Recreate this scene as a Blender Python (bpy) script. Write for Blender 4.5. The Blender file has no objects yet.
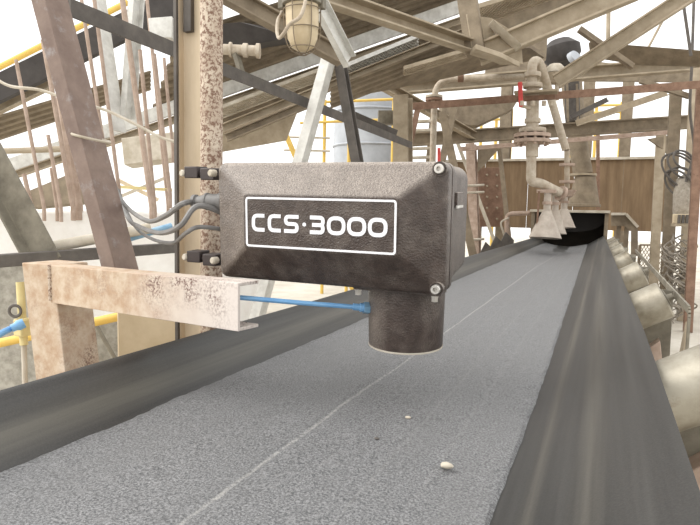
import bpy, bmesh, math, random
from mathutils import Vector, Matrix
random.seed(7)
S = bpy.context.scene
COL = S.collection

# ---------------------------------------------------------------- camera
F_PX = 580.0
ZC = 1.75
CAM = Vector((0, 0, ZC))
yaw, pit, rol = math.radians(23.6), math.radians(5.0), math.radians(1.2)
fwd = Vector((-math.sin(yaw) * math.cos(pit), math.cos(yaw) * math.cos(pit), -math.sin(pit)))
r0 = Vector((math.cos(yaw), math.sin(yaw), 0))
u0 = r0.cross(fwd)
RT = r0 * math.cos(rol) + u0 * math.sin(rol)
UP = u0 * math.cos(rol) - r0 * math.sin(rol)
cd = bpy.data.cameras.new('camera')
cd.sensor_width = 36.0
cd.lens = F_PX / 700 * 36
cd.clip_end = 300
cam = bpy.data.objects.new('camera', cd)
COL.objects.link(cam)
cam.matrix_world = Matrix(((RT.x, UP.x, -fwd.x, 0), (RT.y, UP.y, -fwd.y, 0), (RT.z, UP.z, -fwd.z, ZC), (0, 0, 0, 1)))
S.camera = cam

# ---------------------------------------------------------------- light
W = bpy.data.worlds.new('overcast_sky')
S.world = W
W.use_nodes = True
wn = W.node_tree
bg = wn.nodes['Background']
bg.inputs['Color'].default_value = (1.0, 0.995, 0.98, 1)
bg.inputs['Strength'].default_value = 1.0
sd = bpy.data.lights.new('hazy_sun', 'SUN')
sd.energy = 1.6
sd.angle = math.radians(50)
sd.color = (1.0, 0.97, 0.92)
sun = bpy.data.objects.new('hazy_sun', sd)
COL.objects.link(sun)
sun.rotation_euler = Vector((0.9, 0.45, -0.8)).to_track_quat('-Z', 'Y').to_euler()
S.view_settings.view_transform = 'Standard'
S.view_settings.look = 'None'
S.view_settings.gamma = 1.0
S.view_settings.use_curve_mapping = False
S.view_settings.exposure = 0.74


# ---------------------------------------------------------------- helpers
def C(px, py, d):
    """point seen at (px,py) at forward distance d"""
    return CAM + (fwd + RT * ((px - 350) / F_PX) - UP * ((py - 262.5) / F_PX)) * d


def Y(px, py, y):
    v = fwd + RT * ((px - 350) / F_PX) - UP * ((py - 262.5) / F_PX)
    return CAM + v * (y / v.y)


def V(x, y, z):
    """world point, z relative to eye height"""
    return Vector((x, y, z + ZC))


def srgb(r, g, b):
    def f(c):
        c /= 255
        return c / 12.92 if c <= 0.04045 else ((c + 0.055) / 1.055) ** 2.4
    return (f(r), f(g), f(b), 1)


def new_mat(name):
    m = bpy.data.materials.new(name)
    m.use_nodes = True
    nt = m.node_tree
    b = nt.nodes['Principled BSDF']
    tc = nt.nodes.new('ShaderNodeTexCoord')
    return m, nt, b, tc


def noise(nt, tc, scale, detail=5, rough=.6, stretch=None, out='Object'):
    n = nt.nodes.new('ShaderNodeTexNoise')
    n.inputs['Scale'].default_value = scale
    n.inputs['Detail'].default_value = detail
    n.inputs['Roughness'].default_value = rough
    if stretch:
        mp = nt.nodes.new('ShaderNodeMapping')
        mp.inputs['Scale'].default_value = stretch
        nt.links.new(tc.outputs[out], mp.inputs['Vector'])
        nt.links.new(mp.outputs[0], n.inputs['Vector'])
    else:
        nt.links.new(tc.outputs[out], n.inputs['Vector'])
    return n.outputs['Fac']


def ramp(nt, fac, a, b):
    r = nt.nodes.new('ShaderNodeMapRange')
    r.inputs['From Min'].default_value = a
    r.inputs['From Max'].default_value = b
    nt.links.new(fac, r.inputs['Value'])
    return r.outputs['Result']


def mix(nt, fac, a, b):
    m = nt.nodes.new('ShaderNodeMix')
    m.data_type = 'RGBA'
    if isinstance(fac, (int, float)):
        m.inputs['Factor'].default_value = fac
    else:
        nt.links.new(fac, m.inputs['Factor'])
    for i, c in ((6, a), (7, b)):
        if isinstance(c, tuple):
            m.inputs[i].default_value = c
        else:
            nt.links.new(c, m.inputs[i])
    return m.outputs[2]


def math_(nt, op, a, b=None):
    m = nt.nodes.new('ShaderNodeMath')
    m.operation = op
    for i, x in ((0, a), (1, b)):
        if x is None:
            continue
        if isinstance(x, (int, float)):
            m.inputs[i].default_value = x
        else:
            nt.links.new(x, m.inputs[i])
    return m.outputs[0]


def bump(nt, b, h, strength, dist=.002):
    bp = nt.nodes.new('ShaderNodeBump')
    bp.inputs['Strength'].default_value = strength
    bp.inputs['Distance'].default_value = dist
    nt.links.new(h, bp.inputs['Height'])
    nt.links.new(bp.outputs[0], b.inputs['Normal'])


def dusty(name, c1, c2, scale=6, rough=.85, speck=None, metal=0.0, bstr=.3, stretch=None, lo=.35, hi=.65):
    m, nt, b, tc = new_mat(name)
    col = mix(nt, ramp(nt, noise(nt, tc, scale, 6, .65, stretch), lo, hi), c1, c2)
    if speck:
        sc, ss, t0, t1 = speck
        col = mix(nt, ramp(nt, noise(nt, tc, ss, 6, .7), t0, t1), col, sc)
    nt.links.new(col, b.inputs['Base Color'])
    b.inputs['Roughness'].default_value = rough
    b.inputs['Metallic'].default_value = metal
    bump(nt, b, noise(nt, tc, scale * 12, 4), bstr)
    return m


M = {}
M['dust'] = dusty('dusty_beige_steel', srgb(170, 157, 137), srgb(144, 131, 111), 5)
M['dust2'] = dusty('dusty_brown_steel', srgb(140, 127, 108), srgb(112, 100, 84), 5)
M['pale'] = dusty('pale_dusted_steel', srgb(200, 192, 178), srgb(170, 160, 142), 6)
M['dark'] = dusty('dark_grey_steel', srgb(98, 92, 86), srgb(75, 70, 66), 7, .7)
M['olive'] = dusty('olive_grey_steel', srgb(136, 130, 116), srgb(100, 94, 82), 7, .7)
M['zinc'] = dusty('dull_zinc', srgb(214, 213, 208), srgb(186, 184, 178), 9, .5, None, .1)
M['rust'] = dusty('rusty_steel', srgb(140, 112, 94), srgb(114, 88, 72), 9, .85, (srgb(96, 70, 58), 30, .58, .7))
M['rustlt'] = dusty('pinkish_rust', srgb(180, 160, 146), srgb(150, 130, 115), 9, .85)
M['brace'] = dusty('weathered_rust_brace', srgb(134, 117, 107), srgb(112, 95, 87), 8, .8, (srgb(150, 146, 146), 14, .55, .75))
M['pipe'] = dusty('rust_freckled_cream_paint', srgb(200, 186, 168), srgb(170, 152, 134), 14, .75, (srgb(118, 90, 74), 85, .47, .57))
M['arm'] = None
M['colm'] = dusty('cream_dusty_column', srgb(208, 192, 168), srgb(182, 166, 142), 5, .8, None, 0, .3, (1, 1, .25))
M['conc'] = dusty('pale_concrete', srgb(240, 238, 234), srgb(226, 222, 216), 3, .95)
M['gravel'] = dusty('grey_gravelly_render', srgb(176, 172, 162), srgb(140, 136, 126), 20, .95)
M['sheetb'] = dusty('beige_sheet', srgb(214, 198, 170), srgb(190, 172, 142), 3, .85)
M['brown'] = dusty('brown_stained_sheet', srgb(136, 114, 88), srgb(108, 88, 66), 2.2, .9, None, 0, .2, (3, 3, .35))
M['beltdark'] = dusty('dull_black_rubber', srgb(70, 66, 64), srgb(54, 50, 48), 4, .8)
M['yellow'] = dusty('yellow_paint', srgb(228, 192, 96), srgb(212, 178, 92), 6, .6)
M['cream'] = dusty('cream_fitting', srgb(222, 206, 150), srgb(200, 184, 130), 8, .6)
M['blue'] = dusty('blue_plastic_tube', srgb(104, 158, 208), srgb(128, 176, 216), 10, .4)
M['bluepale'] = dusty('faded_blue_paint', srgb(110, 150, 180), srgb(150, 180, 200), 6, .6)
M['red'] = dusty('red_handle', srgb(206, 72, 66), srgb(180, 60, 56), 8, .5)
M['cable'] = dusty('grey_cable', srgb(128, 126, 124), srgb(106, 104, 102), 10, .55)
M['white'] = dusty('white_print', srgb(245, 245, 248), srgb(232, 232, 238), 8, .6)
M['nickel'] = dusty('bright_bolt', srgb(214, 210, 204), srgb(180, 176, 170), 20, .3, None, .6)
M['blackpl'] = dusty('black_block', srgb(62, 52, 50), srgb(48, 40, 40), 12, .5)
M['pipew'] = dusty('chalky_pipe', srgb(190, 180, 164), srgb(164, 150, 132), 10, .8, (srgb(140, 104, 86), 26, .6, .75))
M['cone'] = dusty('pinkish_grey_cone', srgb(192, 182, 170), srgb(168, 156, 144), 7, .8)
M['tank'] = dusty('blue_grey_tank', srgb(176, 180, 186), srgb(156, 160, 166), 2, .6)
M['glass'] = dusty('dust_coated_glass', srgb(206, 190, 160), srgb(190, 172, 140), 9, .5)
M['rope'] = dusty('grey_rope', srgb(156, 148, 136), srgb(120, 112, 102), 14, .9)
M['sack'] = dusty('grey_sacking', srgb(172, 164, 152), srgb(140, 132, 120), 18, .95)
M['hole'] = dusty('hood_opening_black', srgb(34, 30, 28), srgb(26, 24, 22), 5, .9)  # hood curtain black; on the back plate the opening's shade painted in
M['roller'] = dusty('scuffed_roller', srgb(164, 158, 144), srgb(124, 116, 100), 7, .42, (srgb(108, 92, 74), 9, .6, .8), .35)
M['floor'] = dusty('dusty_concrete_floor', srgb(206, 200, 188), srgb(180, 172, 158), 1.2, .95)


def arm_mat():
    m, nt, b, tc = new_mat('rusty_cream_arm')
    base = mix(nt, ramp(nt, noise(nt, tc, 22, 6, .65), .35, .65), srgb(194, 178, 158), srgb(168, 140, 114))
    sep = nt.nodes.new('ShaderNodeSeparateXYZ')
    nt.links.new(tc.outputs['Generated'], sep.inputs[0])
    g = ramp(nt, sep.outputs[0], .45, .95)
    base = mix(nt, g, base, srgb(212, 202, 194))
    sp = ramp(nt, noise(nt, tc, 130, 6, .72), .47, .56)
    loc = math_(nt, 'MULTIPLY', ramp(nt, sep.outputs[0], .45, .62), ramp(nt, sep.outputs[2], .3, .75))
    big = math_(nt, 'ADD', math_(nt, 'MULTIPLY', ramp(nt, noise(nt, tc, 9, 3), .42, .6), loc), math_(nt, 'MULTIPLY', ramp(nt, noise(nt, tc, 7, 3), .5, .7), .35))
    base = mix(nt, math_(nt, 'MULTIPLY', sp, big), base, srgb(110, 82, 74))
    nt.links.new(base, b.inputs['Base Color'])
    b.inputs['Roughness'].default_value = .8
    bump(nt, b, noise(nt, tc, 150, 4), .3, .001)
    return m


def casting_mat():
    """dark brown wrinkle paint under pale settled dust, paler again on left-facing sides"""
    m, nt, b, tc = new_mat('dark_wrinkle_paint')
    base = mix(nt, ramp(nt, noise(nt, tc, 40, 5), .3, .7), srgb(58, 48, 43), srgb(76, 64, 58))
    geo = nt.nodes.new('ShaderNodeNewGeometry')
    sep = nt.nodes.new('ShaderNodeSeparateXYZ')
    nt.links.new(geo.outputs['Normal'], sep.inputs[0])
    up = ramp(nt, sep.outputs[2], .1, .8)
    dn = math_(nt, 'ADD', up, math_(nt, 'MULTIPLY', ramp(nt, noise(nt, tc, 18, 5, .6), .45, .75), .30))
    lf = math_(nt, 'MULTIPLY', ramp(nt, sep.outputs[0], -.15, -.5), .42)  # extra pale tint on faces turned left
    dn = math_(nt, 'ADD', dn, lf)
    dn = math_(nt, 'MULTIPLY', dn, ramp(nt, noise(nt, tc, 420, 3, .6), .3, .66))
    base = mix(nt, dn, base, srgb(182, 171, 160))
    nt.links.new(base, b.inputs['Base Color'])
    b.inputs['Roughness'].default_value = .36
    bump(nt, b, noise(nt, tc, 210, 2, .5), .9, .003)
    return m


def ore_mat():
    m, nt, b, tc = new_mat('damp_fine_ore')
    g = ramp(nt, noise(nt, tc, 210, 3, .75), .38, .64)
    base = mix(nt, g, srgb(66, 67, 69), srgb(144, 144, 145))
    base = mix(nt, math_(nt, 'MULTIPLY', ramp(nt, noise(nt, tc, 5, 6, .6, (2.2, .35, 1)), .4, .7), .4), base, srgb(108, 108, 108))
    sep = nt.nodes.new('ShaderNodeSeparateXYZ')
    nt.links.new(tc.outputs['Object'], sep.inputs[0])
    wob = math_(nt, 'MULTIPLY', math_(nt, 'SUBTRACT', noise(nt, tc, 2.5, 3), .5), .02)
    for x, w, s in ((-.637, .006, .36), (-.40, .005, .07), (-.30, .008, .05), (-.52, .004, .06)):
        d = math_(nt, 'ABSOLUTE', math_(nt, 'ADD', math_(nt, 'ADD', sep.outputs[0], -x), wob))
        k = nt.nodes.new('ShaderNodeMapRange')
        k.inputs['From Min'].default_value = w
        k.inputs['From Max'].default_value = w * .3
        nt.links.new(d, k.inputs['Value'])
        f = math_(nt, 'MULTIPLY', math_(nt, 'MULTIPLY', k.outputs['Result'], s), ramp(nt, noise(nt, tc, 60, 4), .3, .6))
        base = mix(nt, f, base, srgb(205, 202, 196))
    nt.links.new(base, b.inputs['Base Color'])
    b.inputs['Roughness'].default_value = .52
    bump(nt, b, noise(nt, tc, 240, 3, .7), .7, .004)
    return m


def belt_mat():
    m, nt, b, tc = new_mat('worn_conveyor_rubber')
    st = noise(nt, tc, 9, 5, .6, (3, .06, 3))
    base = mix(nt, ramp(nt, st, .35, .68), srgb(42, 41, 40), srgb(62, 61, 59))
    base = mix(nt, math_(nt, 'MULTIPLY', ramp(nt, noise(nt, tc, 260, 3), .4, .8), .25), base, srgb(96, 94, 90))
    sep = nt.nodes.new('ShaderNodeSeparateXYZ')
    nt.links.new(tc.outputs['Object'], sep.inputs[0])
    for x, w, f in ((-1.165, .045, .35), (-.095, .02, .3), (.0, .035, .22)):    # first: sheen of the left bend painted in; others: dried dust streaks
        k = ramp(nt, math_(nt, 'ABSOLUTE', math_(nt, 'ADD', sep.outputs[0], -x)), w, 0)
        base = mix(nt, math_(nt, 'MULTIPLY', math_(nt, 'MULTIPLY', k, f), ramp(nt, st, .2, .7)), base, srgb(140, 134, 120))
    nt.links.new(base, b.inputs['Base Color'])
    b.inputs['Roughness'].default_value = .45
    bump(nt, b, noise(nt, tc, 200, 3), .15, .001)
    return m


M['arm'] = arm_mat()
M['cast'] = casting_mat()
M['ore'] = ore_mat()
M['belt'] = belt_mat()


def sect(kind, w, d):
    """closed outline in (side, up); w = size along up, d = size along side"""
    a, b = d / 2, w / 2
    if kind == 'box':
        return [(-a, -b), (a, -b), (a, b), (-a, b)]
    if kind == 'pipe':
        return [(a * math.cos(t * math.tau / 14), b * math.sin(t * math.tau / 14)) for t in range(14)]
    t = min(w, d) * .16
    if kind == 'angle':
        return [(-a, -b), (a, -b), (a, -b + t), (-a + t, -b + t), (-a + t, b), (-a, b)]
    if kind == 'angle2':
        return [(-a, b), (-a, b - t), (a - t, b - t), (a - t, -b), (a, -b), (a, b)]
    if kind == 'channel':      # web on the -side face
        return [(-a, -b), (a, -b), (a, -b + t), (-a + t, -b + t), (-a + t, b - t), (a, b - t), (a, b), (-a, b)]
    if kind == 'channel2':     # web on the +side face, open to -side
        return [(a, b), (-a, b), (-a, b - t), (a - t, b - t), (a - t, -b + t), (-a, -b + t), (-a, -b), (a, -b)]
    if kind == 'ibeam':
        s = t * .5
        return [(-a, -b), (a, -b), (a, -b + t), (s, -b + t), (s, b - t), (a, b - t), (a, b), (-a, b), (-a, b - t), (-s, b - t), (-s, -b + t), (-a, -b + t)]


class MB:
    def __init__(s):
        s.bm = bmesh.new()

    def poly_extrude(s, outline, p0, p1, up=None):
        p0, p1 = Vector(p0), Vector(p1)
        z = (p1 - p0).normalized()
        up = Vector(up) if up else (Vector((0, 0, 1)) if abs(z.z) < .93 else Vector((0, 1, 0)))
        x = z.cross(up).normalized()
        if x.x < 0 and abs(x.x) > .2:
            x = -x
        y = up - z * up.dot(z)
        y.normalize()
        A = [s.bm.verts.new(p0 + x * a + y * b) for a, b in outline]
        B = [s.bm.verts.new(p1 + x * a + y * b) for a, b in outline]
        n = len(A)
        for i in range(n):
            s.bm.faces.new((A[i], A[(i + 1) % n], B[(i + 1) % n], B[i]))
        s.bm.faces.new(A[::-1])
        s.bm.faces.new(B)
        return s

    def bar(s, p0, p1, w, d=None, kind='box', up=None):
        return s.poly_extrude(sect(kind, w, d or w), p0, p1, up)

    def box(s, c, size, rot=None):
        m = Matrix.Translation(Vector(c)) @ (rot.to_4x4() if rot else Matrix()) @ Matrix.Diagonal((*size, 1))
        bmesh.ops.create_cube(s.bm, size=1, matrix=m)
        return s

    def tube(s, pts, r, n=10, caps=True):
        pts = [Vector(p) for p in pts]
        rs = r if isinstance(r, (list, tuple)) else [r] * len(pts)
        rings = []
        nrm = None
        for i, p in enumerate(pts):
            t = (pts[min(i + 1, len(pts) - 1)] - pts[max(i - 1, 0)]).normalized()
            if nrm is None:
                nrm = t.orthogonal().normalized()
            nrm = (nrm - t * nrm.dot(t)).normalized()
            bn = t.cross(nrm)
            rings.append([s.bm.verts.new(p + (nrm * math.cos(k * math.tau / n) + bn * math.sin(k * math.tau / n)) * rs[i]) for k in range(n)])
        for a, b in zip(rings, rings[1:]):
            for k in range(n):
                s.bm.faces.new((a[k], a[(k + 1) % n], b[(k + 1) % n], b[k]))
        if caps:
            s.bm.faces.new(rings[0][::-1])
            s.bm.faces.new(rings[-1])
        return s

    def lathe(s, prof, base, axis=(0, 0, 1), n=24, close=False):
        """prof: list of (r, h) along axis"""
        z = Vector(axis).normalized()
        x = z.orthogonal().normalized()
        y = z.cross(x)
        rings = []
        for r, h in prof:
            if r < 1e-6:
                rings.append([s.bm.verts.new(Vector(base) + z * h)])
            else:
                rings.append([s.bm.verts.new(Vector(base) + z * h + (x * math.cos(k * math.tau / n) + y * math.sin(k * math.tau / n)) * r) for k in range(n)])
        if close:
            rings.append(rings[0])
        for a, b in zip(rings, rings[1:]):
            if len(a) == 1 and len(b) == 1:
                continue
            for k in range(n):
                k2 = (k + 1) % n
                if len(a) == 1:
                    s.bm.faces.new((a[0], b[k2], b[k]))
                elif len(b) == 1:
                    s.bm.faces.new((a[k], a[k2], b[0]))
                else:
                    s.bm.faces.new((a[k], a[k2], b[k2], b[k]))
        return s

    def prism(s, pts, off):
        off = Vector(off)
        A = [s.bm.verts.new(Vector(p)) for p in pts]
        B = [s.bm.verts.new(Vector(p) + off) for p in pts]
        n = len(A)
        for i in range(n):
            s.bm.faces.new((A[i], A[(i + 1) % n], B[(i + 1) % n], B[i]))
        s.bm.faces.new(A[::-1])
        s.bm.faces.new(B)
        return s

    def torus(s, c, R, r, axis=(0, 0, 1), n=20, m=6, squash=1.0):
        z = Vector(axis).normalized()
        x = z.orthogonal().normalized()
        y = z.cross(x)
        c = Vector(c)
        rings = []
        for i in range(n):
            a = i * math.tau / n
            d = x * math.cos(a) + y * math.sin(a) * squash
            e = d.normalized()
            rings.append([s.bm.verts.new(c + d * R + (e * math.cos(k * math.tau / m) + z * math.sin(k * math.tau / m)) * r) for k in range(m)])
        for i in range(n):
            a, b = rings[i], rings[(i + 1) % n]
            for k in range(m):
                s.bm.faces.new((a[k], a[(k + 1) % m], b[(k + 1) % m], b[k]))
        return s

    def build(s, name, mat, parent=None, origin=None, bevel=0, smooth=True, seg=2):
        bm = s.bm
        bmesh.ops.recalc_face_normals(bm, faces=bm.faces)
        if parent is not None:
            o_w = parent.matrix_world.translation if origin is None else Vector(origin)
        if origin is None and parent is None:
            lo = min(v.co.z for v in bm.verts)
            n = len(bm.verts)
            org = Vector((sum(v.co.x for v in bm.verts) / n, sum(v.co.y for v in bm.verts) / n, lo))
        elif parent is not None:
            org = Vector((0, 0, 0))
        else:
            org = Vector(origin)
        if org.length:
            bmesh.ops.translate(bm, verts=bm.verts, vec=-org)
        me = bpy.data.meshes.new(name)
        bm.to_mesh(me)
        bm.free()
        me.materials.append(M[mat] if isinstance(mat, str) else mat)
        if smooth:
            me.polygons.foreach_set('use_smooth', [True] * len(me.polygons))
            me.set_sharp_from_angle(angle=math.radians(35))
        o = bpy.data.objects.new(name, me)
        COL.objects.link(o)
        if parent is not None:
            o.parent = parent
            o.matrix_parent_inverse = parent_world(parent).inverted()
        else:
            o.location = org
        if bevel:
            b = o.modifiers.new('bevel', 'BEVEL')
            b.width = bevel
            b.segments = seg
            b.limit_method = 'ANGLE'
            b.angle_limit = math.radians(40)
        return o


def parent_world(p):
    m = p.matrix_basis.copy()
    if p.parent:
        m = parent_world(p.parent) @ p.matrix_parent_inverse @ m
    return m


def tag(o, label=None, cat=None, group=None, kind=None):
    for k, v in (('label', label), ('category', cat), ('group', group), ('kind', kind)):
        if v:
            o[k] = v
    return o


def empty(name, loc, label, cat, group=None, rot=None):
    o = bpy.data.objects.new(name, None)
    COL.objects.link(o)
    o.empty_display_size = .05
    o.matrix_basis = Matrix.Translation(Vector(loc)) @ (rot.to_4x4() if rot else Matrix())
    return tag(o, label, cat, group)


def beam(name, label, cat, a, b, wpx, mat, kind='box', asp=1.0, up=None, floor=False, group=None):
    """straight member between two sighted points (px, py, distance)"""
    p0, p1 = C(*a), C(*b)
    w = wpx / F_PX * (a[2] + b[2]) / 2
    if floor:                                   # run the member on down to the ground
        lowp, hip = (p0, p1) if p0.z < p1.z else (p1, p0)
        d = (lowp - hip).normalized()
        lowp = lowp + d * ((lowp.z - 0.0) / max(1e-3, -d.z))
        p0, p1 = hip, lowp
    o = MB().bar(p0, p1, w, w * asp, kind, up).build(name, mat, bevel=min(.004, w * .06))
    return tag(o, label, cat, group)


def smooth_path(pts, n=8):
    pts = [Vector(p) for p in pts]
    P = [pts[0] * 2 - pts[1]] + pts + [pts[-1] * 2 - pts[-2]]
    out = []
    for i in range(1, len(P) - 2):
        for k in range(n):
            t = k / n
            a, b, c, d = P[i - 1], P[i], P[i + 1], P[i + 2]
            out.append(.5 * ((2 * b) + (c - a) * t + (2 * a - 5 * b + 4 * c - d) * t * t + (3 * b - 3 * c + d - a) * t ** 3))
    out.append(pts[-1])
    return out


def round_path(pts, r, n=6):
    """polyline with rounded corners"""
    pts = [Vector(p) for p in pts]
    out = [pts[0]]
    for a, b, c in zip(pts, pts[1:], pts[2:]):
        rr = min(r, (a - b).length * .49, (c - b).length * .49)
        p, q = b + (a - b).normalized() * rr, b + (c - b).normalized() * rr
        for k in range(n + 1):
            t = k / n
            out.append(p * (1 - t) ** 2 + b * 2 * t * (1 - t) + q * t * t)
    out.append(pts[-1])
    return out


# ================================================================ setting
o = MB().box((0, 8, -.05), (60, 80, .1)).build('floor', 'floor')
tag(o, 'pale dusty concrete floor under the conveyor', None, None, 'structure')
a, b = Y(466, 162, 16), Y(674, 160, 16)
z0, z1 = V(0, 0, -.33).z, a.z
o = MB()
wall = empty('wall_back', (a.x, 16, z0), 'brown stained sheet wall behind the hood', None)
wall['kind'] = 'structure'
del wall['label']
npan = 5
for i in range(npan):
    xa = a.x - .6 + (b.x + .05 - a.x + .6) * i / npan
    xb = a.x - .6 + (b.x + .05 - a.x + .6) * (i + 1) / npan
    MB().box(((xa + xb) / 2, 16, (z0 + z1) / 2), (xb - xa - .012, .04 + .006 * (i % 2), z1 - z0)).build('panel', 'brown', wall)
MB().box(((a.x + b.x) / 2 - .27, 15.97, z1 + .03), (b.x - a.x + .65, .12, .06)).build('coping', 'pale', wall)
for i in range(3):
    MB().bar((a.x + .3 + i * 2.6, 16.06, 0), (a.x + .3 + i * 2.6, 16.06, z1), .1).build('post', 'dust2', wall)

# ================================================================ conveyor belt and its load
def shift(y):
    return -.105 * max(0, (y - 2) / 8)


YE = 12.6
ys = [-1.2 + i * .3 for i in range(int((YE + 1.2) / .3) + 1)]
prof = [(-1.25, -.425), (-1.235, -.43), (-1.20, -.462), (-1.16, -.505), (-1.12, -.545), (-1.06, -.575), (-.95, -.595), (-.7, -.605), (-.5, -.605), (-.32, -.60),
        (-.22, -.585), (-.155, -.548), (-.10, -.515), (-.03, -.468), (.05, -.42), (.13, -.37), (.137, -.366)]
bm = bmesh.new()
rows = []
for y in ys:
    k = shift(y)
    top = [bm.verts.new(V(x + k * max(0, min(1, (x + .8) / .65)), y, z)) for x, z in prof]
    bot = [bm.verts.new(v.co + Vector((0, 0, -.014))) for v in top]
    rows.append(top + bot[::-1])
for ra, rb in zip(rows, rows[1:]):
    n = len(ra)
    for i in range(n):
        bm.faces.new((ra[i], ra[(i + 1) % n], rb[(i + 1) % n], rb[i]))
bm.faces.new(rows[0][::-1])
bm.faces.new(rows[-1])
mb = MB(); mb.bm.free(); mb.bm = bm
belt = tag(mb.build('conveyor_belt', 'belt', origin=(0, 0, ZC - .6)), 'wide black rubber conveyor belt troughed under a bed of grey ore', 'conveyor belt')

bm = bmesh.new()
nx = 60
xs0, xs1 = -1.118, -.15
yy = []
y = -1.1
while y < YE - .1:
    yy.append(y)
    y += .02 if y < 3 else .06
grid = []
from mathutils import noise as mnoise
for y in yy:
    k = shift(y)
    row = []
    e0 = xs0 + .010 * mnoise.noise(Vector((y * 5, 0, 1))) + .004 * mnoise.noise(Vector((y * 25, 0, 1)))
    e1 = xs1 + k * 1.0 + .006 * mnoise.noise(Vector((y * 6, 3, 1))) + .004 * mnoise.noise(Vector((y * 25, 3, 1)))
    far = max(0, min(1, (y - 6.5) / 4))
    for i in range(nx + 1):
        t = i / nx
        x = e0 + (e1 - e0) * t
        z = -.546 + .012 * math.sin(math.pi * t) - .075 * far * math.sin(math.pi * min(1, t * 1.0)) ** 1.2
        z += .004 * mnoise.noise(Vector((x * 9, y * 2.2, 0))) + .0025 * mnoise.noise(Vector((x * 40, y * 40, 5)))
        z -= .004 * math.exp(-((x + .637) / .006) ** 2)
        if i in (0, nx):
            z -= .012
        row.append(bm.verts.new(V(x, y, z)))
    grid.append(row)
for ra, rb in zip(grid, grid[1:]):
    for i in range(nx):
        bm.faces.new((ra[i], ra[i + 1], rb[i + 1], rb[i]))
mb = MB(); mb.bm.free(); mb.bm = bm
tag(mb.build('ore_bed', 'ore', origin=(0, 0, ZC - .6)), 'bed of damp fine grey ore spread along the belt', 'ore', None, 'stuff')
# a pale pebble and two small crumbs riding on the ore
for (px, py, r, lab) in ((447, 467, .011, 'pale pebble lying on the ore near the front of the belt'), (408, 418, .006, 'small pale crumb on the ore below the round snout'), (377, 439, .005, 'tiny dark crumb of ore below the round snout')):
    v = fwd + RT * ((px - 350) / F_PX) - UP * ((py - 262.5) / F_PX)
    p = CAM + v * (-.535 / v.z)
    m = MB()
    bmesh.ops.create_icosphere(m.bm, subdivisions=2, radius=r, matrix=Matrix.Translation(p + Vector((0, 0, r * .3))) @ Matrix.Diagonal((1.3, 1, .6, 1)))
    for q in m.bm.verts:
        q.co += Vector((mnoise.noise(q.co * 90), mnoise.noise(q.co * 90 + Vector((5, 0, 0))), 0)) * r * .3
    tag(m.build('pebble' if r > .008 else 'ore_crumb', 'pale' if 'pale' in lab else 'dark'), lab, 'pebble' if r > .008 else 'crumb')

# side idlers carrying the right wing of the belt
ax = Vector((.28, 0, .16)).normalized()
nrm = Vector((-ax.z, 0, ax.x))
ordn = ['nearest, cut by picture edge', 'second, beside bent guard bar', 'third from camera', 'fourth from camera', 'fifth from camera', 'sixth from camera', 'farthest, beside black hood']
for i in range(7):
    y = 1.74 + 1.5 * i
    k = shift(y)
    lip = V(.13 + k, y, -.37 - .02)
    R = .094
    cen = lip - nrm * (R + .004)
    t = empty('idler_roller', (cen.x, y, 0), 'slanted steel idler roller under right belt edge, ' + ordn[i], 'roller', 'idler rollers along the right belt edge')
    e = cen + ax * .155
    s = cen - ax * .22
    MB().lathe([(0, 0), (R * .5, 0), (R - .006, .004), (R, .012), (R, .365), (R - .006, .373), (R * .5, .375), (0, .375)], s, ax, 28).build('roller_shell', 'roller', t)
    MB().lathe([(0, 0), (R * .55, 0), (R * .55, .006), (.02, .010), (.016, .035), (0, .035)], e, ax, 20).build('end_cap', 'olive', t)
    q = e + ax * .015
    # bracket plate holding the axle, standing on a cross angle
    pl = [q + Vector((-.03, 0, .03)), q + Vector((.025, 0, .03)), Vector((q.x + .03, y, ZC - .80)), Vector((q.x - .22, y, ZC - .80)), Vector((q.x - .2, y, ZC - .72)), q + Vector((-.03, 0, -.06))]
    MB().prism([p + Vector((0, .075, 0)) for p in pl], (0, .012, 0)).build('bracket', 'olive', t, bevel=.002)
    MB().bar((q.x - .5, y + .06, ZC - .83), (q.x + .08, y + .06, ZC - .83), .07, .07, 'angle').build('cross_angle', 'dust', t)
    MB().prism([Vector((q.x - .16, y - .05, ZC - .72)), Vector((q.x - .03, y - .05, ZC - .60)), Vector((q.x + .0, y - .05, ZC - .80)), Vector((q.x - .16, y - .05, ZC - .80))], (0, .09, 0)).build('wear_block', 'rustlt', t, bevel=.004)
    MB().bar((q.x - .02, y + .06, 0), (q.x - .02, y + .06, ZC - .86), .06, .06, 'angle').build('leg', 'dust2', t)
o = MB().bar(V(.16, -1, -.91), V(.06, 12.6, -.91), .12, .06, 'channel')
tag(o.build('stringer', 'dust2'), 'long steel channel running under the right belt edge idlers', 'stringer')
# bent guard bar beside the second idler
pts = round_path([V(.338, 7.4, -.375), V(.347, 2.80, -.385), V(.347, 2.78, -.84)], .03, 4)
m = MB()
for p, q in zip(pts, pts[1:]):
    m.bar(p, q, .035, .009, up=(0, .3, 1) if abs((q - p).normalized().z) < .7 else (0, 1, 0))
tag(m.build('guard_bar', 'olive'), 'grey flat guard bar bent down at its end beside the rollers', 'bar')
m = MB().prism([V(.340, 2.84, -.44), V(.340, 2.84, -.84), V(.340, 3.16, -.84), V(.340, 3.10, -.76)], (.008, 0, 0))
tag(m.build('gusset_plate', 'dust'), 'grey sloping gusset plate under the bend of the guard bar', 'plate')

# ================================================================ moisture analyser
MX = Matrix.Rotation(math.radians(.6), 3, 'Z') @ Matrix.Rotation(math.radians(.5), 3, 'Y') @ Matrix.Rotation(math.radians(3.0), 3, 'X')
U = 1.32


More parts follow.
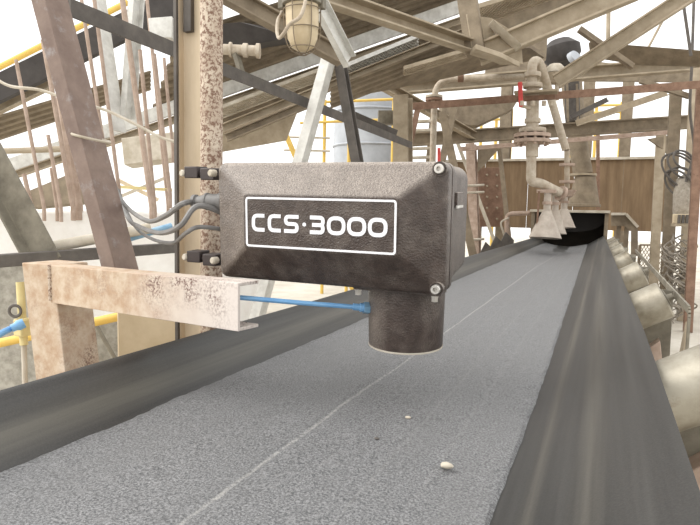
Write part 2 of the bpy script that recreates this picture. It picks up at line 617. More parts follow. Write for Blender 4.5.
class NB(MB):
    def lathe(s, prof, *r, **k):
        return MB.lathe(s, [(p * U, q * U) for p, q in prof], *r, **k)

    def box(s, c, size, rot=None):
        return MB.box(s, c, [q * U for q in size], rot)

    def bar(s, p0, p1, w, d=None, *r, **k):
        return MB.bar(s, p0, p1, w * U, (d or w) * U, *r, **k)

    def tube(s, pts, r, *q, **k):
        return MB.tube(s, pts, r * U, *q, **k)


BC = V(-.712, 1.423, -.038)
an = empty('moisture_analyser', BC, 'dark brown cast analyser box with white framed nameplate over the belt', 'analyser')


def L(x, y, z):
    return BC + MX @ (Vector((x, y, z)) * U)


def rrect(x0, x1, z0, z1, r, y, n=5):
    out = []
    for cx, cz, a0 in ((x1 - r, z1 - r, 0), (x0 + r, z1 - r, 90), (x0 + r, z0 + r, 180), (x1 - r, z0 + r, 270)):
        for k in range(n + 1):
            t = math.radians(a0 + 90 * k / n)
            out.append(L(cx + r * math.cos(t), y, cz + r * math.sin(t)))
    return out


def loft(rings, name, mat, parent, bevel=0, caps=(True, True)):
    m = NB()
    RR = [[m.bm.verts.new(p) for p in r] for r in rings]
    for a_, b_ in zip(RR, RR[1:]):
        n = len(a_)
        for i in range(n):
            m.bm.faces.new((a_[i], a_[(i + 1) % n], b_[(i + 1) % n], b_[i]))
    if caps[0]:
        m.bm.faces.new(RR[0][::-1])
    if caps[1]:
        m.bm.faces.new(RR[-1])
    return m.build(name, mat, parent, bevel=bevel)


HW, HH = .263, .129
PX0, PX1, PZ0, PZ1 = -.170, .184, -.056, .064
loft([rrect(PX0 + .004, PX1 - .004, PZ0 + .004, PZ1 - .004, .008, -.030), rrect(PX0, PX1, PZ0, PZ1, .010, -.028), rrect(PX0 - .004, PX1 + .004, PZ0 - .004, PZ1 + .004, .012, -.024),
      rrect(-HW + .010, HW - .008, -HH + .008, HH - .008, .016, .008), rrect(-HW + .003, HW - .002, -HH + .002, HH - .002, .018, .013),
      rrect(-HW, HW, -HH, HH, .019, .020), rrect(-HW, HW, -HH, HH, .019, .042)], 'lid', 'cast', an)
loft([rrect(-HW + .004, HW - .004, -HH + .004, HH - .004, .017, .042), rrect(-HW + .004, HW - .004, -HH + .004, HH - .004, .017, .048)], 'gasket', 'zinc', an)
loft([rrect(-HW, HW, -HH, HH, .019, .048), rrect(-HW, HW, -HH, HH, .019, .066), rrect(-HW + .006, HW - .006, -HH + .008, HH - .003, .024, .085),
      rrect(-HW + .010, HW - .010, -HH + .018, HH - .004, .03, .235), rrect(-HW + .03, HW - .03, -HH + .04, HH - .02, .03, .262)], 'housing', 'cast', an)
# nameplate: thin plate, white border line, white lettering
pl_ = loft([rrect(PX0 + .006, PX1 - .006, PZ0 + .005, PZ1 - .005, .006, -.0302), rrect(PX0 + .006, PX1 - .006, PZ0 + .005, PZ1 - .005, .006, -.0318)], 'nameplate', 'cast', an)


def ribbon(pts2, w, closed=False, lift=0):
    """flat stroke in nameplate coordinates -> MB"""
    P2 = [Vector(p) for p in pts2]
    n = len(P2)
    m = NB()
    Lf, Rt = [], []
    for i in range(n):
        pv = P2[(i - 1) % n] if (closed or i > 0) else P2[i]
        nx_ = P2[(i + 1) % n] if (closed or i < n - 1) else P2[i]
        t1 = (P2[i] - pv).normalized() if (P2[i] - pv).length > 1e-9 else (nx_ - P2[i]).normalized()
        t2 = (nx_ - P2[i]).normalized() if (nx_ - P2[i]).length > 1e-9 else t1
        n1, n2 = Vector((-t1.y, t1.x)), Vector((-t2.y, t2.x))
        b_ = (n1 + n2)
        b_ = b_ / max(.5, b_.dot(n1)) if b_.length > 1e-6 else n1
        Lf.append(P2[i] + b_ * w / 2)
        Rt.append(P2[i] - b_ * w / 2)
    y0, y1 = -.0316, -.0326 - lift
    vs = [[m.bm.verts.new(L(q.x, yy_, q.y)) for q in (Lf[i], Rt[i]) for yy_ in (y0, y1)] for i in range(n)]
    for i in range(n if closed else n - 1):
        a_, b_ = vs[i], vs[(i + 1) % n]
        for j, k in ((0, 1), (1, 3), (3, 2), (2, 0)):
            m.bm.faces.new((a_[j], a_[k], b_[k], b_[j]))
    if not closed:
        for a_ in (vs[0], vs[-1]):
            m.bm.faces.new((a_[0], a_[1], a_[3], a_[2]))
    return m


def rp2(pts, r, closed=False, n=5):
    pts = [Vector(p) for p in pts]
    N = len(pts)
    out = [] if closed else [pts[0]]
    for i in (range(N) if closed else range(1, N - 1)):
        a_, b_, c_ = pts[(i - 1) % N], pts[i], pts[(i + 1) % N]
        rr = min(r, (a_ - b_).length * .5, (c_ - b_).length * .5)
        p, q = b_ + (a_ - b_).normalized() * rr, b_ + (c_ - b_).normalized() * rr
        for k in range(n + 1):
            t = k / n
            v = p * (1 - t) ** 2 + b_ * 2 * t * (1 - t) + q * t * t
            if not out or (v - out[-1]).length > 1e-6:
                out.append(v)
    if not closed:
        out.append(pts[-1])
    elif (out[0] - out[-1]).length < 1e-6:
        out.pop()
    return out


bx0, bx1, bz0, bz1 = PX0 + .011, PX1 - .010, PZ0 + .009, PZ1 - .010
tag(ribbon(rp2([(bx0, bz0), (bx1, bz0), (bx1, bz1), (bx0, bz1)], .006, True), .0042, True).build('border_line', 'white', pl_), 'white printed border line')
SW = .0078
H_ = .0375
zb = (bz0 + bz1) / 2 - H_ / 2 - .001
lo_, hi_, mi_ = zb + SW / 2, zb + H_ - SW / 2, zb + H_ / 2


def glyph(ch, x, w):
    xl, xr = x + SW / 2, x + w - SW / 2
    r = .011
    if ch == 'C':
        return [rp2([(x + w, hi_), (xl, hi_), (xl, lo_), (x + w, lo_)], r)]
    if ch == 'S':
        return [rp2([(x + w, hi_), (xl, hi_), (xl, mi_), (xr, mi_), (xr, lo_), (x, lo_)], .008)]
    if ch == '3':
        return [rp2([(x + .001, hi_), (xr, hi_), (xr, mi_), (x + .006, mi_)], .007), rp2([(x + .006, mi_), (xr, mi_), (xr, lo_), (x + .001, lo_)], .007)]
    if ch == '0':
        return ['closed', rp2([(xl, lo_), (xr, lo_), (xr, hi_), (xl, hi_)], .014, True, 8)]
    if ch == '.':
        return ['closed', rp2([(x + .002, mi_ - .002), (x + .006, mi_ - .002), (x + .006, mi_ + .002), (x + .002, mi_ + .002)], .002, True, 4)]


x = bx0 + .013
for ch, w, gap in (('C', .031, .008), ('C', .031, .008), ('S', .034, .009), ('.', .008, .008), ('3', .034, .005), ('0', .0405, .0035), ('0', .0405, .0035), ('0', .0405, 0)):
    g = glyph(ch, x, w)
    if g[0] == 'closed':
        mm = ribbon(g[1], SW if ch == '0' else .004, True)
    else:
        mm = ribbon(g[0], SW)
        for e_ in g[1:]:
            m2 = ribbon(e_, SW, False, .0003)
            me_ = bpy.data.meshes.new('tmp')
            m2.bm.to_mesh(me_)
            mm.bm.from_mesh(me_)
    oo = mm.build('letter' if ch != '.' else 'dot', 'white', pl_)
    x += w + gap
# socket-head lid screws in the right-hand corners (recessed pads)
for sx, sz in ((1, 1), (1, -1)):
    c = L(sx * (HW - .015), .004, sz * (HH - .014))
    n_ = MX @ Vector((0, -1, 0))
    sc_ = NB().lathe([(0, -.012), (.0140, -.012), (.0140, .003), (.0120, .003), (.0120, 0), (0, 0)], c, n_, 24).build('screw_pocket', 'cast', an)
    sw_ = NB().lathe([(.0, .003), (.0042, .003), (.0045, .011), (.0085, .011), (.0095, .009), (.0095, 0), (0, 0)], c, n_, 20).build('lid_screw', 'nickel', an)
# hinge line flange and bolts under the lid
for lx in (.070, .236):
    c = L(lx, .040, -HH - .006)
    n_ = MX @ Vector((0, 0, -1))
    NB().lathe([(0, 0), (.0085, 0), (.0085, .003), (.0072, .003), (.0072, .0125), (.006, .0135), (0, .0135)], c, n_, 6).build('hex_bolt', 'nickel', an)
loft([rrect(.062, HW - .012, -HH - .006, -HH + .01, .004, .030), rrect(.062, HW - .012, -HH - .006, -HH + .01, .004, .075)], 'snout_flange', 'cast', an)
# round sensor snout
SN = L(.150, .125, -HH)
zax = MX @ Vector((0, 0, -1))
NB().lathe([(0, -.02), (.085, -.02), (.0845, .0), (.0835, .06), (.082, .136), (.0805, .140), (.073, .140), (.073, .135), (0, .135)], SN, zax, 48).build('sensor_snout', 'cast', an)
NB().lathe([(.0815, .1355), (.0828, .1365), (.0825, .1395), (.0805, .1405)], SN, zax, 48).build('rim_wear', 'pale', an)
# latch on the right side of the housing
c = L(HW - .004, .12, .055)
NB().box(c, (.008, .05, .03), MX).build('side_tag', 'cast', an, bevel=.002)
NB().box(L(HW - .001, .12, .04), (.004, .055, .006), MX).build('side_tag_edge', 'zinc', an, bevel=.001)
# mounting clamps gripping the pipe column behind the left end
for zc_, lx in ((.104, -.286), (-.094, -.286)):
    for j in (0, 1):
        c = L(lx - .012 - .050 * j, .04 + .006 * j, zc_ + .004 * j)
        NB().box(c, (.038, .040, .027), MX).build('mounting_clamp', 'blackpl', an, bevel=.003)
    NB().bar(L(lx - .035, .04, zc_), L(lx - .06, .04, zc_), .016, .016, 'pipe').build('clamp_spacer', 'blackpl', an)
    for lx2, yy_ in ((lx + .012, .014), (lx - .085, .036)):
        c = L(lx2, yy_, zc_ + .002)
        NB().lathe([(0, -.004), (.0078, -.004), (.0082, 0), (.0082, .010), (.006, .013), (0, .013)], c, MX @ Vector((-.25, -1, 0)), 12).build('clamp_bolt', 'pale', an)
# cable glands
for zc_, lx in ((.042, -.263),):
    c = L(lx, .035, zc_)
    n_ = MX @ Vector((-1, -.05, -.02))
    NB().lathe([(0, 0), (.021, 0), (.021, .010), (.018, .012), (.018, .040), (.0205, .042), (.0205, .046), (.016, .052), (.0125, .072), (.0165, .074), (.0165, .082), (.009, .086), (0, .086)], c, n_, 20).build('cable_gland', 'cable', an)
gl = L(-.348, .032, .040)
gl2 = L(-.262, .05, .010)
gl3 = L(-.262, .05, -.025)
for nm, a_, rest, lab in (
        ('cable', gl, [(182, 204, 1.72), (165, 216, 1.84), (148, 221, 2.07), (130, 210, 2.36), (119, 196, 2.53), (112, 176, 2.64)], 'upper grey cable sagging from the gland to the rusty brace'),
        ('cable', gl2, [(198, 206, 1.72), (180, 226, 1.72), (160, 233, 1.95), (140, 227, 2.24), (128, 218, 2.53), (118, 190, 2.67)], 'middle grey cable in the deepest curve left of the box'),
        ('cable', gl3, [(200, 227, 1.72), (186, 233, 1.72), (172, 243, 1.95), (150, 238, 2.24), (134, 225, 2.53), (122, 200, 2.69)], 'lowest thin grey cable left of the box')):
    r = .0065 if nm == 'cable' and a_ is not gl3 else .005
    tag(NB().tube(smooth_path([a_] + [C(*p) for p in rest]), r, 8).build(nm, 'cable'), lab, 'cable', 'grey cables left of the box')

# purge air tube into the snout
t0, t1 = C(234, 297, 1.60), L(.077, .080, -.184)
tb = empty('air_tube', t0, 'thin blue air tube from the rusty arm to the snout', 'tube')
NB().tube(smooth_path([t0, t0.lerp(t1, .5) + Vector((0, 0, -.001)), t1 + (t0 - t1).normalized() * .02], 6), .0052, 10).build('tube', 'blue', tb)
d_ = (t1 - t0).normalized()
NB().lathe([(0, 0), (.0075, 0), (.0078, .014), (.0100, .016), (.0100, .026), (0, .026)], t1 - d_ * .045, d_, 14).build('push_collar', 'blue', tb)
NB().lathe([(0, 0), (.0135, 0), (.0135, .014), (0, .014)], t1 - d_ * .014, d_, 6).build('threaded_nut', 'bluepale', tb)

# ================================================================ arm, its post, column and pipe
A0, A1 = C(50, 284, 2.0), C(238, 307.5, 1.54)
arm = empty('bracket_arm', A0, 'rust-freckled cream steel channel arm below the analyser box', 'bracket')
rl = Matrix.Identity(3)
ad = (A1 - A0).normalized()
back = Vector((0, 0, 1)).cross(ad).normalized()
if back.y < 0:
    back = -back
upv = ad.cross(back)
if upv.z < 0:
    upv = -upv
h, t = .130, .009


def slab(p, q, o0, o1, u0_, u1_):
    return [p + back * o0 + upv * u0_, p + back * o1 + upv * u0_, p + back * o1 + upv * u1_, p + back * o0 + upv * u1_], (q - p)


m = MB().prism(*slab(A0, A1, 0, t, -h / 2, h / 2))
o = m.build('web', 'arm', arm, bevel=.0015)
for nm, s_ in (('upper_flange', 1), ('lower_flange', -1)):
    u1_ = s_ * h / 2
    e_ = A1 if s_ > 0 else A1 + ad * .0
    MB().prism(*slab(A0, e_, t, .082, min(u1_, u1_ - s_ * t), max(u1_, u1_ - s_ * t))).build(nm, 'arm', arm, bevel=.0015)
MB().tube([A0 + back * -.001 + upv * (h / 2 - k * .011) + ad * (.004 * (k % 2)) for k in range(12)], .0065, 8).build('weld_bead', 'pipe', arm)

P0, P1 = C(20, 264, 1.56), C(50, 262, 1.53)
pw = .10
m = MB()
tp = C(39, 264, 2.03)
pb = Vector((tp.x + .002, tp.y, 0))
lean = Vector((.06, .0, 0))
m.prism([Vector((tp.x - .088, tp.y - .0, tp.z)), Vector((tp.x + .066, tp.y, tp.z)), Vector((tp.x + .066, tp.y + .15, tp.z)), Vector((tp.x - .088, tp.y + .15, tp.z))], Vector((.21, 0, -tp.z)))
tag(m.build('arm_post', 'arm', bevel=.003), 'cream rusty box-section post carrying the left end of arm', 'post')

pc = C(186, 150, 2.16)
m = MB()
z1 = C(186, -40, 2.16).z + .9
hw = 14.0 / F_PX * 2.16
m.prism([Vector((pc.x + x_, pc.y + y_, 0)) for x_, y_ in ((-hw, .012), (-hw + .011, .012), (-hw + .011, .04), (hw - .004, .04), (hw - .004, .018), (hw, .018), (hw, .048), (-hw, .048))], (0, 0, z1))
cl = empty('column', (pc.x, pc.y, 0), 'cream dusty channel column behind the left end of box', 'column')
m.build('channel', 'colm', cl, bevel=.0015)
MB().box((pc.x - hw + .004, pc.y + .004, z1 / 2), (.014, .012, z1)).build('edge_strip', 'dark', cl, bevel=.001)
MB().box((pc.x - .010, pc.y + .030, z1 - 1.10), (.036, .02, .14)).build('cleat', 'dark', cl, bevel=.002)
pp = C(211.5, 150, 2.09)
rr = 11.0 / F_PX * 2.09
m = MB().lathe([(0, 0), (rr, 0), (rr, z1), (0, z1)], (pp.x, pp.y, 0), (0, 0, 1), 24)
tag(m.build('pipe_post', 'pipe'), 'rust-speckled cream upright pipe beside the channel column', 'pipe')

# cream union with blue hose left of the post
c = C(21, 308, 2.27)
un = empty('hose_fitting', C(24, 345, 2.27), 'cream plastic fitting with dark clamp left of the post', 'fitting')
MB().bar(C(24, 345, 2.27), C(20, 282, 2.27), .03, .03, 'pipe').build('riser', 'cream', un)
MB().box(C(23, 327, 2.26), (.05, .05, .07)).build('valve_body', 'cream', un, bevel=.008)
MB().torus(C(15, 311, 2.24), .022, .006, (.5, -1, 0), 20, 6).build('hose_clamp', 'dark', un)
MB().lathe([(0, 0), (.018, 0), (.02, .02), (.015, .03), (.015, .045), (0, .045)], C(24, 323, 2.19), C(8, 330, 2.16) - C(24, 323, 2.19), 16).build('blue_collar', 'blue', un)
MB().bar(C(24, 345, 2.27), Vector((C(24, 345, 2.27).x, C(24, 345, 2.27).y, 0)), .02, .02, 'pipe').build('stand', 'pale', un)
tag(MB().tube(smooth_path([C(10, 329, 2.18), C(0, 334, 2.14), C(-20, 345, 2.09), C(-60, 370, 1.98)]), .012, 10).build('blue_hose', 'blue'), 'blue hose entering the cream fitting at left edge', 'hose')
beam('yellow_pipe', 'yellow pipe passing low behind the cream arm post', 'pipe', (-40, 352, 2.6), (130, 314, 2.6), 9, 'yellow', 'pipe')
beam('thin_conduit', 'thin dark conduit slanting behind the arm, right of post', 'conduit', (92, 318, 2.86), (116, 360, 2.86), 4, 'olive', 'pipe', floor=True)

# ================================================================ left background: brace, rails, rods, deck
beam('rusty_brace', 'thick rusty brown brace leaning behind the cables', 'brace', (44, -22, 2.4), (125, 286, 2.4), 30, 'brace', 'channel2', .6)
beam('steel_brace', 'olive grey angle brace leaning at the far left edge', 'brace', (-45, 95, 3.2), (45, 264, 3.2), 30, 'olive', 'angle', .5)
q0, q1 = V(-2.8, 2.4, 1.09), V(-2.8, 8.6, 1.03)
m = MB().bar(q0, q1, .10, .08, 'angle2')
tag(m.build('tie_bar', 'dark', bevel=.002), 'long dark grey angle bar descending past column from the top left', 'tie bar')
beam('low_rail', 'dark grey angle rail running low behind the column', 'rail', (-30, 263, 2.9), (330, 236, 5.2), 9.5, 'dark', 'angle2')
beam('blue_pipe', 'short faded blue pipe below the dark rail at left edge', 'pipe', (-30, 286, 3.4), (36, 267, 3.6), 9, 'bluepale', 'pipe')
beam('pale_hose', 'fat pale hose lying on the ledge behind the rusty brace', 'hose', (52, 247, 3.3), (150, 228, 3.6), 11, 'pale', 'pipe')
beam('blue_hose_strip', 'faded blue hose beside the fat pale hose on ledge', 'hose', (98, 247, 3.5), (172, 226, 3.7), 7, 'bluepale', 'pipe')
# concrete ledge and the surfaces below it
a, b = C(-60, 208, 4.9), C(178, 205, 5.6)
m = MB().prism([Vector((a.x, a.y, 0)), Vector((b.x, b.y, 0)), Vector((b.x, b.y + 1.6, 0)), Vector((a.x, a.y + 1.6, 0))], (0, 0, a.z))
tag(m.build('concrete_ledge', 'conc', bevel=.03), 'bright pale concrete ledge that the thin rods stand on', 'ledge')
a, b = C(-40, 266, 3.2), C(62, 262, 3.2)
m = MB().prism([Vector((a.x, a.y, 0)), Vector((b.x, b.y, 0)), Vector((b.x, b.y + .1, 0)), Vector((a.x, a.y + .1, 0))], (0, 0, (a.z + b.z) / 2))
tag(m.build('render_wall', 'gravel', bevel=.01), 'grey gravelly low wall below the dark rail at left', 'wall')
a, b = C(90, 318, 3.0), C(126, 317, 3.1)
m = MB().prism([Vector((a.x, a.y, 0)), Vector((b.x, b.y, 0)), Vector((b.x, b.y + .08, 0)), Vector((a.x, a.y + .08, 0))], (0, 0, a.z))
tag(m.build('low_barrier', 'gravel', bevel=.008), 'grey panel behind the slanting conduit, right of arm post', 'barrier')
a, b = C(116, 292, 2.36), C(181, 292, 2.36)
m = MB().prism([Vector((a.x, a.y, 0)), Vector((b.x, b.y, 0)), Vector((b.x, b.y + .3, 0)), Vector((a.x, a.y + .3, 0))], (0, 0, a.z))
tag(m.build('sheet_plinth', 'sheetb', bevel=.008), 'beige sheet clad plinth under the rusty brace, left of column', 'plinth')
m = MB().prism([C(14, 197, 7.0), C(74, 172, 7.0), C(78, 203, 7.0), C(30, 208, 7.0)], fwd * .2)
tag(m.build('skirt_plate', 'dust2'), 'dull brown skirt plate behind the rods at far left', 'plate')
m = MB().prism([C(121, 138, 7.4), C(180, 131, 7.4), C(180, 157, 7.4), C(124, 165, 7.4)], fwd * .3)
tag(m.build('duct_panel', 'pale', bevel=.01), 'pale duct panel behind the rods left of column', 'panel')
# starter rods
rods = [((16, 60), (44, 207), 3.6, 5.0, 'first tall rod from the left edge'),
        ((43, 40), (73, 207), 4.6, 5.1, 'tall rod just left of the rusty brace'),
        ((48, 135), (61, 208), 3.6, 5.0, 'short rod between two tall rods at left'),
        ((51, 168), (57, 208), 3.2, 5.2, 'shortest stub rod among those left of the brace'),
        ((24, 174), (32, 209), 4.2, 5.0, 'stub rod nearest the left edge'),
        ((61, 95), (78, 207), 9.5, 5.3, 'thick pink-brown post touching the brace left side'),
        ((80, -10), (112, 200), 3.6, 5.0, 'tall rod first to the right of the brace top'),
        ((93, -10), (121, 205), 3.8, 5.1, 'tall rod second to the right of the brace'),
        ((121, -10), (152, 208), 5.5, 5.0, 'thick ribbed rod halfway between brace and column'),
        ((140, 50), (155, 209), 3.8, 5.4, 'rod just right of the thick ribbed rod'),
        ((154, 54), (170, 195), 4.2, 5.2, 'rod second from the column'),
        ((146, -10), (168, 205), 3.4, 5.6, 'thin rod crossing up to the top by the column'),
        ((164, 58), (173, 150), 3.2, 5.5, 'rod touching the column left edge')]
for (a, b, w, d, lab) in rods:
    p, q = C(*a, d), C(*b, d)
    r = w / F_PX * d / 2
    n_ = int((p - q).length / .05)
    pts = [q.lerp(p, i / n_) for i in range(n_ + 1)]
    m = MB().tube([q - Vector((0, 0, .12)), q, p], r, 8)
    o = m.build('steel_rod' if w < 9 else 'rusty_post', 'rustlt', bevel=0)
    tag(o, 'pinkish steel ' + lab if w < 9 else lab, 'rod' if w < 9 else 'post', 'steel rods standing on the ledge' if w < 9 else None)
beam('flat_strut', 'wide pale flat strut leaning behind the rods', 'strut', (96, -20, 5.8), (119, 132, 5.8), 17, 'zinc', 'box', .15, floor=False)
beam('upright_plate', 'pale upright plate between the rods above the ledge', 'plate', (138, -20, 5.9), (128, 118, 5.9), 15, 'zinc', 'channel', .5)
m = MB().prism([C(148, 18, 4.9), C(172, 16, 4.9), C(172, 38, 4.9), C(150, 37, 4.9)], fwd * .12)
tag(m.build('junction_box', 'zinc', bevel=.006), 'small pale grey box left of the column top', 'box')
tag(MB().tube(smooth_path([C(-10, 75, 4.6), C(10, 86, 4.6), C(40, 90, 4.6), C(70, 100, 4.6), C(105, 110, 4.7), (C(135, 124, 4.7)), C(160, 137, 4.7), C(176, 142, 4.7)]), .013, 6).build('sagging_wire', 'pale'), 'thin white wire sagging across the rods at left', 'wire')
tag(MB().torus(C(91, 138, 2.38), .072, .006, (.25, 0, 1), 18, 6, .7).build('wire_tie', 'pale'), 'thin wire tied around the thick rusty brace', 'wire')
for i, (pa, pb, w, mt, lab) in enumerate((((105, 186), (172, 190), 3, 'cream', 'long pale pipe offcut'), ((112, 200), (165, 178), 3, 'pale', 'thin slanting lath'), ((118, 180), (158, 200), 3.5, 'sheetb', 'wide beige lath'))):
    beam('offcut', lab + ' lying among the rods behind the cables', 'offcut', (*pa, 5.6 + .15 * i), (*pb, 5.6 + .15 * i), w, mt)

# ================================================================ overhead gallery crossing from lower left to upper right
G = [  # name, label, x0, y0, x1, y1, width, d0, d1, material, kind, asp
    ('fascia', 'bright zinc fascia strip along the overhead gallery edge', -20, 176, 470, 3, 13, 8.5, 8.5, 'zinc', 'box', .25),
    ('gallery_beam', 'beige gallery beam directly below the zinc fascia strip', -20, 187, 480, 14, 7, 8.5, 8.5, 'dust', 'channel', .8),
    ('gallery_beam', 'lower beige gallery beam crossing left to right above box', 222, 129, 480, 27, 9, 8.0, 8.0, 'dust', 'channel', .8),
    ('gallery_beam', 'short beige gallery beam below the others near the column', 226, 138, 318, 100, 8, 7.6, 7.6, 'dust2', 'channel', .8),
    ('gallery_beam', 'beige gallery beam across the dark conveyor at far left', -20, 117, 62, 77, 11, 8.0, 8.2, 'dust', 'channel', .8),
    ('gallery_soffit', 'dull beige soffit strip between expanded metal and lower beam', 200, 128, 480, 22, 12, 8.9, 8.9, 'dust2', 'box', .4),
    ('gallery_pipe', 'beige pipe under the dark machinery at far left', -20, 152, 62, 149, 6, 7.6, 7.6, 'dust', 'pipe', 1),
    ('handrail', 'yellow handrail pipe over the dark overhead conveyor at left', -20, 77, 128, 2, 6, 7.0, 7.0, 'yellow', 'pipe', 1),
]
for nm, lab, x0_, y0_, x1_, y1_, w, d0, d1, mt, kd, asp in G:
    beam(nm, lab, 'rail' if nm == 'handrail' else 'pipe' if 'pipe' in nm else 'beam', (x0_, y0_, d0), (x1_, y1_, d1), w, mt, kd, asp)


def corrugated(name, label, cat, c00, c10, c11, c01, nrib, amp, mat, kind=None, thick=.004):
    """sheet c00->c10 is the rib direction; ribs repeat towards c01"""
    c00, c10, c11, c01 = map(Vector, (c00, c10, c11, c01))
    nn = (c10 - c00).cross(c01 - c00).normalized()
    m = MB()
    A, B = [], []
    shape = ((0, 0), (.3, 0), (.45, 1), (.85, 1))
    for i in range(nrib):
        for u, hh in shape:
            t = (i + u) / nrib
            off = nn * (amp * hh)
            A.append(m.bm.verts.new(c00.lerp(c01, t) + off))
            B.append(m.bm.verts.new(c10.lerp(c11, t) + off))
    A2 = [m.bm.verts.new(v.co + nn * thick) for v in A]
    B2 = [m.bm.verts.new(v.co + nn * thick) for v in B]
    for i in range(len(A) - 1):
        m.bm.faces.new((A[i], A[i + 1], B[i + 1], B[i]))
        m.bm.faces.new((A2[i], B2[i], B2[i + 1], A2[i + 1]))
    for X_, X2 in ((A, A2), (B, B2)):
        for i in range(len(A) - 1):
            m.bm.faces.new((X_[i], X2[i], X2[i + 1], X_[i + 1]))
    o = m.build(name, mat, smooth=False)
    return tag(o, label, cat, None, kind)


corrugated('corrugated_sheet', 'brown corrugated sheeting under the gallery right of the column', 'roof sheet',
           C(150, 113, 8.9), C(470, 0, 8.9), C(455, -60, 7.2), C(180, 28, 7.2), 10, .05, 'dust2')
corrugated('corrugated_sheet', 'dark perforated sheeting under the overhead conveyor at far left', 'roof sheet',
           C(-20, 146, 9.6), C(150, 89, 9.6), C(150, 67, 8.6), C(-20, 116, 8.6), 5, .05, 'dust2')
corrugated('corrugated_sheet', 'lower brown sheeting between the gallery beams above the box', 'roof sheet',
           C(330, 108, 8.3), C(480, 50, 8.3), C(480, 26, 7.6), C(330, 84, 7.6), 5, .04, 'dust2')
# dark overhead conveyors
beam('overhead_belt', 'dark belt of the overhead conveyor at far left', 'conveyor belt', (-20, 98, 7.6), (176, 2, 7.6), 25, 'beltdark', 'box', .3)
m = MB().prism([C(218, 24, 7.0), C(240, 22, 7.0), C(282, 34, 7.2), C(279, 40, 7.2), (C(246, 45, 7.2)), C(218, 51, 7.2)], Vector((0, .5, .1)))
tag(m.build('dark_plate', 'beltdark'), 'dark flat plate under the roof just right of the column', 'plate')
t = empty('return_roller', C(240, 50, 6.8), 'banded grey return roller hanging right of the column top', 'roller')
a, b = C(216, 49, 6.8), C(260, 51, 6.8)
ln = (b - a).length
MB().lathe([(0, 0), (.06, 0), (.06, ln * .3), (.085, ln * .31), (.085, ln * .36), (.06, ln * .37), (.06, ln * .6), (.08, ln * .62), (.08, ln * .72), (.06, ln * .73), (.06, ln * .9), (.085, ln * .92), (.085, ln), (0, ln)], a, b - a, 18).build('roller_shell', 'pipew', t)
MB().bar(C(236, 54, 6.8), C(243, 78, 6.8), .09, .05).build('hanger', 'olive', t)

# perforated (expanded metal) strips, built as crossing slats in a frame


def lattice(name, label, cat, c00, c10, c11, c01, n, r, mat, both=True):
    c00, c10, c11, c01 = map(Vector, (c00, c10, c11, c01))
    t = empty(name, c00, label, cat)
    m = MB()
    k = (c10 - c00).length / max(1e-6, (c01 - c00).length)
    for i in range(-int(n / k) - 1, n + 1):
        for sgn in ((1, -1) if both else (1,)):
            ua, ub = i / n, i / n + 1 / k * .6
            if sgn < 0:
                ua, ub = ub, ua
            va, vb = 0.0, 1.0
            # clip to 0..1
            pts = []
            for u_, v_, u2, v2 in ((ua, va, ub, vb),):
                for (uu, vv, u3, v3) in ((u_, v_, u2, v2), (u2, v2, u_, v_)):
                    if uu < 0:
                        f = (0 - uu) / (u3 - uu)
                        uu, vv = 0, vv + (v3 - vv) * f
                    elif uu > 1:
                        f = (1 - uu) / (u3 - uu)
                        uu, vv = 1, vv + (v3 - vv) * f
                    pts.append((uu, vv))
            if not (0 <= pts[0][1] <= 1 and 0 <= pts[1][1] <= 1) or max(ua, ub) < 0 or min(ua, ub) > 1:
                continue
            q = [c00.lerp(c10, u_).lerp(c01.lerp(c11, u_), v_) for u_, v_ in pts]
            if (q[0] - q[1]).length < .01:
                continue
            m.bar(q[0], q[1], r * 2, r, up=(0, 1, .1))
    o = m.build('mesh_strands', mat, t)
    o['kind'] = 'stuff'
    for p, q in ((c00, c10), (c01, c11)):
        MB().bar(p, q, r * 3.2).build('edge_bar', mat, t)
    return t


lattice('walkway_mesh', 'pale expanded metal strip under the zinc fascia right of column', 'mesh', C(222, 117, 8.4), C(345, 70, 8.4), C(345, 60, 8.1), C(222, 107, 8.1), 40, .014, 'pale')
lattice('walkway_mesh', 'zinc expanded metal strip above the lower gallery beam', 'mesh', C(345, 78, 8.2), C(418, 48, 8.2), C(418, 36, 7.9), C(345, 66, 7.9), 24, .016, 'zinc')
lattice('walkway_mesh', 'short beige expanded metal strip above the sloping cross beam', 'mesh', C(404, 74, 7.8), C(466, 56, 7.8), C(466, 50, 7.6), C(404, 68, 7.6), 22, .014, 'dust')
lattice('roof_grating', 'open grating panel with sky behind at top right of centre', 'grating', C(470, 27, 7.6), C(585, -14, 7.6), C(585, -26, 7.0), C(470, 9, 7.0), 26, .016, 'dust')

# ================================================================ roof steelwork near the lamp and to the right
beam('lamp_beam', 'broad dusty beam behind the lamp running down to the right', 'beam', (205, -18, 4.4), (342, 58, 5.0), 17, 'dust2', 'ibeam', .8)
beam('zinc_strut', 'zinc flat strut crossing beside the lamp', 'strut', (314, -8, 4.1), (350, 62, 4.5), 19, 'zinc', 'channel', .4)
beam('roof_beam', 'long dusty beam from the lamp to the big roof joint', 'beam', (318, -6, 4.6), (488, 52, 6.4), 14, 'dust', 'channel', .9)
beam('roof_beam', 'thick beam rising from big joint to the top right', 'beam', (478, 55, 6.2), (660, -22, 5.8), 21, 'dust', 'ibeam', .7)
beam('roof_beam', 'second rising beam crossing the bright sky at top right', 'beam', (556, 82, 8.0), (700, -12, 7.4), 15, 'dust', 'ibeam', .7)
t = empty('gusset_joint', C(500, 55, 6.3), 'big dusty boxed gusset joint where roof beams meet', 'joint')
MB().prism([C(466, 14, 6.1), C(492, 18, 6.1), C(521, 36, 6.2), C(523, 64, 6.2), C(500, 64, 6.2), C(472, 50, 6.1)], fwd * .03).build('gusset_plate', 'dust', t, bevel=.006)
